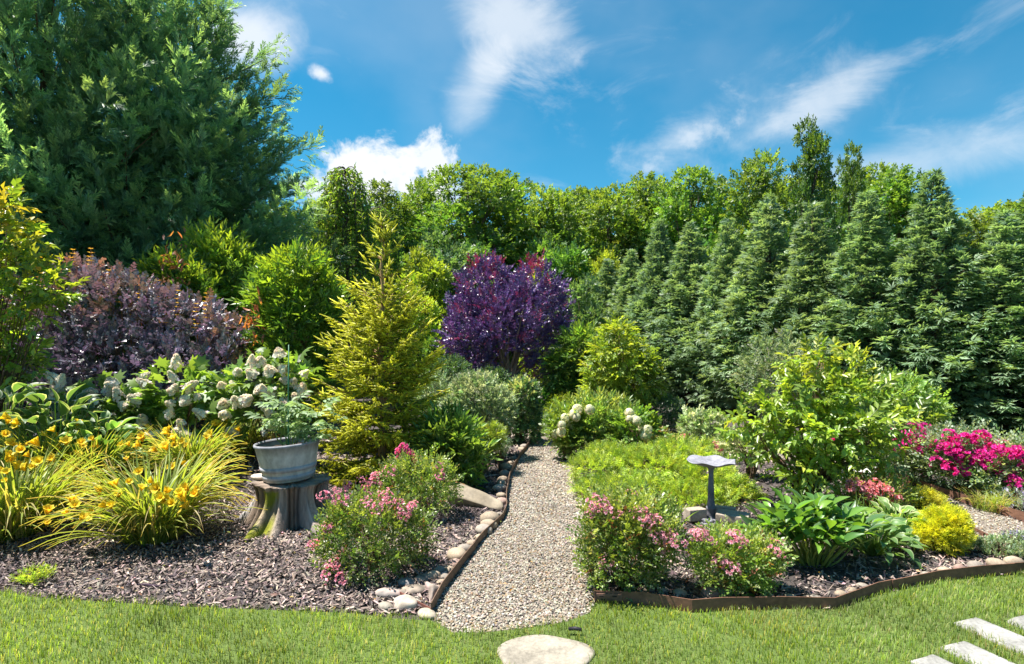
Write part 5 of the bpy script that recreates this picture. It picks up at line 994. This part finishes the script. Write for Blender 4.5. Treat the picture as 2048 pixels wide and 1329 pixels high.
for k, q in enumerate((.85, .6, .3, .02)):
    rr = ro * (.97 + .05 * fine) * q; z = HT + .012 * fine * q + .004 * np.sin(A * 11 + k) - .004; V.append(np.stack([rr * np.cos(A), rr * np.sin(A) * .92, z], -1)); C.append(np.tile([.32, .25, .20], (seg, 1)) * (.75 + .3 * fine2[:, None] + .15 * (k % 2)))
nr = len(V); V = np.concatenate(V); C = np.clip(np.concatenate(C), .015, .8); F = []
for i in range(nr - 1):
    for j in range(seg):
        k = (j + 1) % seg; a, b, c, d_ = i * seg + j, i * seg + k, (i + 1) * seg + k, (i + 1) * seg + j; F += [(a, b, c), (a, c, d_)]
single('tree_stump', mk('tree_stump', V, np.array(F), C, WOODM), 'weathered flared tree stump with a mossy streak carrying the grey tub', 'stump', (xs, ds, 0))
# tub
t = thing('planter_tub', 'round grey whitewashed planter tub standing on the stump', 'planter', (X(579, ds), ds, HT + .012)); t.rotation_euler = (0, math.radians(-3.5), 0)
st_ = lambda a, i: 1 - .006 * (np.abs(np.sin(a * 14)) < .12)
prof = [(0, 0), (.222, 0), (.234, .01), (.245, .07), (.262, .15), (.282, .25), (.298, .335), (.306, .34), (.310, .352), (.306, .366), (.296, .368), (.288, .35), (.27, .30), (0, .30)]
V, F = lathe(prof[:12], 84, st_); zc = V[:, 2:3]; C = np.where(zc > .325, np.array([[.23, .23, .255]]), np.array([[.43, .415, .405]])) * (.92 + .08 * np.sin(np.arctan2(V[:, 1], V[:, 0]) * 14)[:, None]); tb = part('body', mk('body', V, F, C, TUBM), t)
for z, r0 in ((.045, .243), (.125, .2585)):
    V, F = lathe([(r0 - .008, -.022), (r0 + .002, -.022), (r0 + .009, .022), (r0 - .004, .024)], 64); V[:, 2] += z; part('hoop', mk('hoop', V, F, np.tile([.29, .29, .32], (len(V), 1)), TUBM), tb)
V, F = lathe([(.002, .30), (.14, .305), (.278, .298)], 40); V[:, 2] += .01 * noise(V, 30); part('potting_soil', mk('potting_soil', V, F, np.tile([.045, .03, .025], (len(V), 1)), CHIP), t)
# tomato plant in the tub
r = np.random.default_rng(911); TOM = []
for k in range(3):
    rr = np.random.default_rng(912 + k); it = []
    for i, (y, sd) in enumerate(((.28, -1), (.30, 1), (.55, -1), (.58, 1), (.78, -1), (.8, 1), (.82, 0))): T = leafN([.02, .20, .22, .12, .01], .2, .5); it.append((T, (0, y, -.12 * y * y), (sd * .9, .45 + (sd == 0), -.15 + .15 * rr.normal()), (.2 * rr.normal(), -.1, 1), .40 if sd else .44, np.array((.19, .27, .13)) * rr.uniform(.8, 1.2)))
    V, F, C = combo(it); tv, tf = tube([(0, 0, 0), (0, .4, 0), (0, .85, -.08)], [.012, .01, .006], 4, False); TOM.append(mk('leaf', np.concatenate([V, tv]), np.concatenate([F, tf + len(V)]), np.concatenate([C, np.tile([.15, .2, .07], (len(tv), 1))]), LMs))
t = thing('tomato_plant', 'pale green tomato plant growing in the grey tub', 'plant', (X(579, ds), ds, HT + .31)); g = Geo(); PP, DD = [], []; u = ds / FPX
for ex, ey, nl in ((540, 800, 10), (565, 790, 10), (600, 795, 11), (640, 810, 11), (690, 838, 8), (530, 840, 9), (620, 820, 10), (575, 825, 10), (655, 850, 6), (550, 815, 9), (610, 845, 9)):
    e = np.array([(ex - 579) * u, r.uniform(-.15, .15), Z(ey, ds) - HT - .31]); P = curve((e[0] * .25, e[1] * .3, -.01), e, 8, .04, .012, r); V, F = tube(P, np.linspace(.008, .003, 8), 5, False); g.add(V, F, np.array([.15, .2, .07]))
    nl = max(4, int(nl * .65))
    for q in range(nl): f = .15 + .85 * (q + .5) / nl; k = f * 7; i0 = min(6, int(k)); PP.append(P[i0] + (P[i0 + 1] - P[i0]) * (k - i0)); b = q * 2.3 + r.normal() * .4; DD.append((math.cos(b), math.sin(b), .25 + .25 * r.normal()))
PP, DD = np.array(PP), nrm(np.array(DD)); kids(t, 'leaf', TOM, PP, frames(DD, np.tile([0, 0, 1.0], (len(PP), 1)) + .2 * r.normal(size=PP.shape)), .20 * r.uniform(.7, 1.2, len(PP)), r); part('stems', g.mesh('stems', LM), t)
V, F = tube([(0, 0, 0), (0, 0, .5), (.005, 0, Z(690, ds) - HT - .31)], [.006, .006, .006], 6); single('plant_stake', mk('plant_stake', V, F, np.tile([.03, .14, .07], (len(V), 1)), PLAST), 'thin dark green stake standing upright in the grey tub', 'stake', (X(579, ds), ds - .03, HT + .31))

# stones
def rockmesh(name, seed, sx, sy, sz, rough=.16, sub=ICO3, cols=((.42, .37, .32),), flat=.0, mat=None, angular=False):
    r = np.random.default_rng(seed); V, F = sub; V = V.copy(); n_ = noise(V * 1.1, 1.3, seed) * rough + noise(V * 2.6, 1.3, seed + 3) * rough * .4
    if angular:
        for _ in range(7):
            d = nrm(r.normal(size=3)); k = V @ d; lim = r.uniform(.55, .8); V = V - np.maximum(k - lim, 0)[:, None] * d
    V = V * (1 + n_)[:, None]; V[:, 2] = np.where(V[:, 2] > 1 - flat, 1 - flat + (V[:, 2] - 1 + flat) * .2, V[:, 2]); V *= [sx, sy, sz]
    c = np.array(cols); f = np.clip(.5 + .9 * noise(V / max(sx, sy) * 1.6, 2.0, seed + 9), 0, 1)[:, None]; C = c[0] * (1 - f) + c[-1] * f; return mk(name, V, F, C, mat or STONE)
TAN, GRY, PNK, DRK = ((.34, .265, .19), (.27, .215, .155)), ((.29, .25, .205), (.23, .195, .165)), ((.37, .275, .22), (.29, .175, .145)), ((.16, .15, .15), (.26, .23, .22))
RK = [rockmesh('river_stone', 950 + k, 1, .72 + .08 * (k % 3), .52 + .07 * (k % 4), .10, ICO2, (TAN, GRY, TAN, PNK, GRY, TAN)[k % 6]) for k in range(9)]
left_st = [(1058, 888, 13), (1049, 896, 14), (1043, 903, 14), (1037, 910, 13), (1028, 921, 13), (1023, 930, 14), (1012, 941, 24), (1008, 953, 19), (1005, 964, 18), (1003, 973, 20), (1000, 983, 24), (1003, 997, 20), (1002, 1011, 23), (999, 1034, 15), (981, 1046, 33), (977, 1058, 29), (967, 1068, 31), (959, 1079, 19), (943, 1093, 20), (931, 1106, 26), (914, 1119, 35), (908, 1135, 26), (881, 1146, 22), (900, 1146, 20), (867, 1159, 24), (890, 1160, 19), (884, 1171, 20)]
for i, (x, y, w) in enumerate(left_st):
    gx_, gy_ = gp(x, y); s = w / 2 * gy_ / FPX * 1.25; single('river_stone', RK[i % 9], 'smooth pale river stone in the row lining the path edging', 'stone', (gx_, gy_, s * .42), (.2 * math.sin(i), .15 * math.cos(i * 2), math.radians(-15 + 35 * math.sin(i * 2.7))), (s, s, s * (1.0 + .2 * math.sin(i * 5))), 'river stones lining the left side of the path')
clus = [(781, 1191, 52, 'flat', 'flat pinkish stone with dark lichen blotches at the lawn end of the path edging', ((.36, .27, .235), (.17, .15, .135)), .35), (813, 1172, 36, 'r', 'dark slate grey stone in the pile at the steel corner', DRK, .5), (845, 1163, 34, 'r', 'brown mottled stone at the back of the pile', ((.30, .24, .19), (.14, .12, .10)), .5), (829, 1185, 52, 'flat', 'long tan and brown flat stone across the middle of the pile', ((.34, .27, .21), (.13, .11, .09)), .35),
        (861, 1180, 28, 'a', 'pinkish angular stone beside the upright slab in the pile', ((.37, .30, .27), (.30, .21, .19)), .7), (832, 1204, 34, 'a', 'pale flat triangular stone inside the steel corner', ((.34, .32, .26), (.28, .26, .22)), .3), (868, 1197, 34, 'a', 'upright tan slab leaning on the steel edging corner', ((.37, .30, .25), (.28, .22, .18)), 1.2),
        (773, 1219, 30, 'r', 'small pale rounded stone half sunk at the lawn edge', ((.37, .335, .27), (.30, .255, .2)), .6), (810, 1217, 48, 'a', 'pale peaked stone half sunk at the lawn edge', ((.40, .355, .29), (.34, .28, .225)), .75), (853, 1233, 40, 'r', 'long pale smooth stone outside the steel corner at the lawn', ((.36, .31, .23), (.31, .26, .2)), .45)]
for i, (x, y, w, k, lb, c, hz) in enumerate(clus):
    gx_, gy_ = gp(x, y); s = w / 2 * gy_ / FPX * 1.08; single('garden_stone', rockmesh('garden_stone', 970 + i, s, s * .72, s * hz, .10, ICO3, c, .15 if k == 'flat' else 0, angular=(k == 'a')), lb, 'stone', (gx_, gy_, s * hz * .45), (.1 * math.sin(i * 2), .1, math.radians((20, 10, 0, 25, -40, -20, 50, -10, 0, -35)[i])))
right_st = [(1300, 1190, 26), (1330, 1192, 24), (1365, 1198, 26), (1425, 1200, 34), (1455, 1200, 28), (1540, 1207, 26), (1590, 1209, 24), (1640, 1209, 22), (1690, 1200, 24), (1712, 1192, 22), (1735, 1184, 24), (1900, 1152, 26), (1930, 1149, 26), (1962, 1145, 30), (2005, 1141, 32), (2038, 1138, 36), (1860, 1159, 20), (1155, 985, 12), (1158, 960, 12), (1150, 940, 12), (1150, 915, 12)]
for i, (x, y, w) in enumerate(right_st):
    gx_, gy_ = gp(x, y); gy_ += .05; s = w / 2 * gy_ / FPX * 1.15; single('river_stone', RK[(i * 4) % 9], 'pale stone just inside the rusty steel lawn edging' if i < 17 else 'small pale stone beside the golden juniper at the path', 'stone', (gx_, gy_, s * .34), (.2 * math.sin(i), .1, math.radians(30 * math.sin(i * 1.7))), (s, s * .9, s * .95), 'stones behind the lawn edging' if i < 17 else 'small stones on the juniper side of the path')
gx_, gy_ = gp(1207, 1172); single('garden_stone', rockmesh('garden_stone', 990, .058, .05, .075, .08, ICO3, DRK), 'dark grey rounded stone standing in the steel corner under the pale roses', 'stone', (gx_, gy_ + .06, .045))
gx_, gy_ = gp(1170, 1010); single('garden_stone', rockmesh('garden_stone', 991, .10, .07, .03, .08, ICO3, TAN, angular=True), 'flat pale slab between the gravel and the pale roses', 'stone', (gx_ + .08, gy_ + .1, .02), (0, .1, .9))
# long boulder
dB = 6.15; single('boulder', rockmesh('boulder', 995, .40, .14, .16, .16, ICO4, ((.30, .25, .185), (.21, .17, .12)), angular=True), 'long weathered tan boulder lying across the mulch to the path', 'boulder', (X(948, dB), dB, .06), (.25, .16, math.radians(-28)))
# flat stone on the stump
single('garden_stone', rockmesh('garden_stone', 996, .085, .07, .028, .08, ICO3, ((.50, .41, .34), (.42, .35, .30))), 'flat tan stone lying on the stump beside the tub', 'stone', (X(512, ds) + .03, ds + .02, HT + .022))

# steel edging
def edging(name, label, pts, h, col, seglen=1.1, z0=-.03, th=.006, tops=None, group=None):
    pts = np.array(pts, float); t = thing(name, label, 'edging', (pts[0, 0], pts[0, 1]), 0, 1, group); o = pts[0]; seg = np.linalg.norm(np.diff(pts, axis=0), axis=1); cum = np.concatenate([[0], np.cumsum(seg)]); n = max(1, round(cum[-1] / seglen)); cuts = np.linspace(0, cum[-1], n + 1)
    for i in range(n):
        a, b = cuts[i], min(cum[-1], cuts[i + 1] + (.03 if i < n - 1 else 0)); ss = np.unique(np.concatenate([[a], cum[(cum > a) & (cum < b)], np.linspace(a, b, 5), [b]])); q = np.stack([np.interp(ss, cum, pts[:, 0]), np.interp(ss, cum, pts[:, 1])], -1) - o; tg = nrm(np.gradient(q, axis=0)); nm = np.stack([-tg[:, 1], tg[:, 0]], -1); k = th / 2; off = (i % 2) * (th + .001)
        V = []; 
        for p, m_, s_ in zip(q, nm, ss):
            ht = h * (1 + .06 * math.sin(s_ * 2.3)); 
            for sx, z in ((-k, z0), (k, z0), (k, ht), (-k, ht)): V.append((p[0] + m_[0] * (sx + off), p[1] + m_[1] * (sx + off), z))
        V = np.array(V); F = []; m = len(q)
        for j in range(m - 1):
            for e in range(4): a_, b_, c_, d_ = j * 4 + e, j * 4 + (e + 1) % 4, (j + 1) * 4 + (e + 1) % 4, (j + 1) * 4 + e; F += [(a_, b_, c_), (a_, c_, d_)]
        F += [(0, 1, 2), (0, 2, 3), (m * 4 - 4, m * 4 - 2, m * 4 - 3), (m * 4 - 4, m * 4 - 1, m * 4 - 2)]
        part('steel_strip', mk('steel_strip', V, np.array(F), np.tile(col, (len(V), 1)), RUST, True), t)
    return t
RC_ = (.17, .085, .055)
edging('steel_edging', 'rusty steel edging along the stone lined side of the gravel path', pathL, .085, (.15, .095, .065))
edging('steel_edging', 'short rusty steel edging return beside the stone pile at the lawn', [gp(864, 1231), gp(838, 1218), gp(812, 1204), gp(800, 1197)], .045, (.19, .075, .055))
edging('steel_edging', 'long rusty brown steel edging between the lawn and the peony bed', edgeR, .088, RC_)
edging('steel_edging', 'rusty steel edging on the rose side of the gravel path', pathR[::-1], .085, (.20, .11, .075))
edging('steel_edging', 'thin dark edging around the far bend of the gravel path', [(-1.5, 12.4), (-.5, 12.35), gp(1071, 856), gp(1112, 869), gp(1124, 879)], .06, (.12, .08, .06))
edging('steel_edging', 'rusty steel edging in front of the magenta roses', [(5.06, 4.3), (5.06, 5.6), (4.90, 7.2), (4.74, 8.6), (3.95, 9.65)], .10, RC_)
edging('steel_edging', 'rusty steel edging on the thuja side of the side path', [(4.22, 4.75), (4.36, 5.6), (4.34, 6.8), (4.16, 8.0), (3.47, 9.2)], .05, RC_)
# corner plate with slots where the lawn edging meets the path
p0, p1 = np.array(edgeR[0]), np.array(edgeR[1]); tg = (p1 - p0) / np.linalg.norm(p1 - p0); ang = math.atan2(tg[1], tg[0]); V, F = box(.09, 0, .052, .18, .006, .05, .001); cp = thing('corner_plate', 'slotted rusty joining plate on the steel edging corner by the path', 'plate', (p0[0], p0[1] - .012), ang); pl_ = part('plate', mk('plate', V, F, np.tile([.14, .075, .055], (len(V), 1)), RUST), cp)
for xx, zz in ((.04, .06), (.13, .062), (.05, .038)):
    V, F = box(xx, -.004, zz, .03, .004, .008, .001); part('slot', mk('slot', V, F, np.tile([.02, .015, .015], (len(V), 1)), RUST), pl_)

# stepping stones
def slab(outline, th, col, seed, mat=CONC):
    n = len(outline); o = np.array(outline); c = o.mean(0); V = [(*p, -.03) for p in o] + [(*p, th - .008) for p in o] + [(*(c + (p - c) * .96), th) for p in o]; G_ = 6
    for k in range(1, G_): V += [(*(c + (p - c) * .96 * (1 - k / G_)), th + .004 * noise(np.array([[*(p * (1 - k / G_) * 9), seed]]), 1)[0]) for p in o]
    V.append((*c, th)); F = []; R_ = 2 + G_
    for i in range(R_ - 1 + 0):
        for j in range(n): k = (j + 1) % n; F += [(i * n + j, i * n + k, (i + 1) * n + k), (i * n + j, (i + 1) * n + k, (i + 1) * n + j)]
    b = (R_ - 1) * n
    for j in range(n): F.append((b + j, b + (j + 1) % n, len(V) - 1))
    V = np.array(V); C = np.array(col) * (1 + .1 * noise(V, 9, seed))[:, None]; return mk('stepping_stone', V, np.array(F), C, mat)
a = np.arange(40) / 40 * 6.283; wob = 1 + .05 * np.sin(a * 3 + 1) + .03 * np.sin(a * 5); _, sx_, sy_, ra, rb_ = STEPS[0]
single('stepping_stone', slab(np.stack([ra * wob * np.cos(a), rb_ * wob * np.sin(a)], -1),   .022, (.25, .222, .178), 3), 'irregular oval tan stepping stone where the lawn meets the gravel path', 'stone', (sx_, sy_, 0))
for i, (cx, cy) in enumerate(PAV):
    o = []; 
    for (u_, v_) in ((-1, -1), (0, -1), (1, -1), (1, 0), (1, 1), (0, 1), (-1, 1), (-1, 0)): o.append((u_ * PL / 2 * PDIR[0] - v_ * PW / 2 * PDIR[1] * -1 * -1, u_ * PL / 2 * PDIR[1] + v_ * PW / 2 * PDIR[0]))
    rr = np.random.default_rng(i); o = np.array(o); o += .006 * rr.normal(size=o.shape); ct = np.cross(np.append(o[1] - o[0], 0), np.append(o[3] - o[1], 0))[2]
    if ct < 0: o = o[::-1]
    o2 = [];
    for j in range(8): q0, q1 = o[j], o[(j + 1) % 8]; o2 += [q0 * .93 + q1 * .07, q0 * .5 + q1 * .5, q0 * .07 + q1 * .93]
    single('stepping_stone', slab(np.array(o2), .024, (.25, .243, .225), 20 + i), 'rectangular white concrete paver set in the lawn', 'paver', (cx, cy, 0), group='white pavers set in the lawn')

# bird bath
db = 5.62; t = thing('bird_bath', 'grey bird bath with scalloped bowl on a slim pedestal beside the juniper', 'bird bath', (X(1422, db), db))
GRYI = np.array([.15, .147, .17])
V, F = lathe([(.0, 0), (.17, 0), (.175, .015), (.15, .028), (.07, .035), (.055, .05), (.05, .07)], 40); bb_ = part('base', mk('base', V, F, np.tile(GRYI, (len(V), 1)), IRON), t)
V, F = lathe([(.042, .06), (.045, .085), (.041, .12), (.046, .128), (.046, .150), (.041, .156), (.033, .20), (.028, .34), (.024, .47), (.026, .52), (.04, .54), (.05, .553), (.045, .56)], 28, lambda a, i: 1 + .03 * np.sin(a * 10) * (5 < i < 9)); part('pedestal', mk('pedestal', V, F, np.tile(GRYI, (len(V), 1)), IRON), t)
prof = [(.0, .548), (.05, .548), (.10, .557), (.19, .591), (.230, .605), (.236, .610), (.224, .611), (.18, .592), (.12, .572), (.05, .562), (.0, .561)]; wv = [0, 0, .2, .7, 1, 1, 1, .6, .2, 0, 0]
V, F = lathe(prof, 72, lambda a, i: 1 + .045 * wv[i] * np.sin(a * 6 + .6), lambda a, i: .010 * wv[i] * np.sin(a * 6 + 2.0)); part('bowl', mk('bowl', V, F, np.tile(GRYI * 1.5, (len(V), 1)), IRON), t)
for k in range(5): part('cast_ornament', rockmesh('cast_ornament', 1000 + k, .03, .022, .02, .25, ICO2, ((.2, .2, .23), (.15, .15, .17)), mat=IRON), bb_).location = (-.09 + .025 * k - .02 * (k % 2), -.09 - .012 * (k % 3), .042)
BRC = np.array([.34, .28, .225])
for lb, (x, y), rz, sz, tilt, zz in (('tan paver block lying on the bird bath base toward the peony', (.15, -.17), -.50, (.29, .17, .10), .06, .088), ('tan paver block on the path side of the bird bath base', (-.165, -.02), .28, (.19, .12, .11), -.05, .084), ('tan paver block standing on edge behind the bird bath base', (.16, .14), -.42, (.26, .07, .11), .0, .058)):
    V, F = box(0, 0, 0, *sz, .006); single('paver_block', mk('paver_block', V, F, np.tile(BRC, (len(V), 1)), CONC), lb, 'brick', (X(1422, db) + x, db + y, zz), (tilt, 0, rz))

# white chair behind the coral roses
dc = 7.0; t = thing('garden_chair', 'small white garden chair with looped arms half hidden behind coral roses', 'chair', (X(1708, dc), dc), math.radians(-14)); WH = np.array([.60, .59, .55])
def ctube(name, pts, rad=.011):
    V, F = tube(pts, rad, 8); part(name, mk(name, V, F, np.tile(WH, (len(V), 1)), PAINT), t)
V, F = box(0, 0, .20, .34, .32, .022, .006); part('seat', mk('seat', V, F, np.tile(WH, (len(V), 1)), PAINT), t)
for k in range(4): V, F = box(-.12 + .08 * k, .15, .30, .055, .014, .20, .004); part('back_slat', mk('back_slat', V, F, np.tile(np.array([.70, .62, .46]), (len(V), 1)), PAINT), t)
for sx in (-1, 1):
    al = np.linspace(0, math.pi, 13); ctube('arm', np.stack([np.full(13, sx * .185), -.02 + .17 * np.cos(al), .19 + .19 * np.sin(al)], -1))
    for sy in (-1, 1): ctube('leg', [(sx * .15, sy * .13, .19), (sx * .16, sy * .14, .1), (sx * .17, sy * .15, 0)], .012)
ctube('top_rail', [(-.17, .15, .40), (0, .16, .415), (.17, .15, .40)], .013)

# small things
V, F = tube([(-.11, 0, .012), (-.03, .006, .014), (.06, -.004, .012), (.12, .004, .010)], [.006, .009, .009, .005], 7); single('stick', mk('stick', V, F, np.tile([.055, .035, .05], (len(V), 1)), BARK), 'dark straight stick lying on the mulch below the front daylilies', 'stick', (*gp(298, 1178), .012), (0, 0, -.12))
V, F = tube([(-.16, 0, .01), (0, .02, .014), (.17, .0, .010)], [.004, .006, .003], 6); single('stick', mk('stick', V, F, np.tile([.34, .26, .20], (len(V), 1)), BARK), 'thin pale twig on the mulch between the daylilies and stump', 'stick', (*gp(475, 1103), .02), (0, 0, -.2))
single('bark_chunk', rockmesh('bark_chunk', 1020, .045, .022, .012, .15, ICO3, ((.10, .05, .04), (.16, .09, .07)), angular=True), 'chunky dark reddish bark piece lying on the mulch by the lawn', 'bark', (*gp(548, 1197), .022), (0, 0, .1))
V, F = tube([(-.04, 0, 0), (0, .004, .004), (.04, 0, 0)], [.010, .012, .010], 8); single('lawn_light', mk('lawn_light', V, F, np.tile([.03, .025, .03], (len(V), 1)), PLAST), 'small black rod lying in the grass above the oval stepping stone', 'rod', (*gp(1150, 1273), .042), (0, 0, -.1))
pts = np.array([(*gp(985, 913), .012), (*gp(1000, 910), .014), (*gp(1020, 911), .016), (*gp(1040, 912), .016)]); V, F = tube(pts - pts[0] * [1, 1, 0], .011, 7); single('drip_hose', mk('drip_hose', V, F, np.tile([.03, .028, .03], (len(V), 1)), PLAST), 'thin black drip hose crossing the mulch to the path edging', 'hose', (pts[0, 0], pts[0, 1], 0))
V, F = tube([(-.10, 0, .01), (-.04, .03, .02), (.03, .0, .03), (.10, .05, .012)], [.003, .006, .006, .004], 6); single('stick', mk('stick', V, F, np.tile([.45, .40, .36], (len(V), 1)), BARK), 'crooked bleached twig on the mulch beside the river stones', 'stick', (*gp(985, 957), .012), (0, 0, .3))
tot = sum(len(m.polygons) for m in bpy.data.meshes); print('unique tris', tot, 'objects', len(bpy.data.objects))
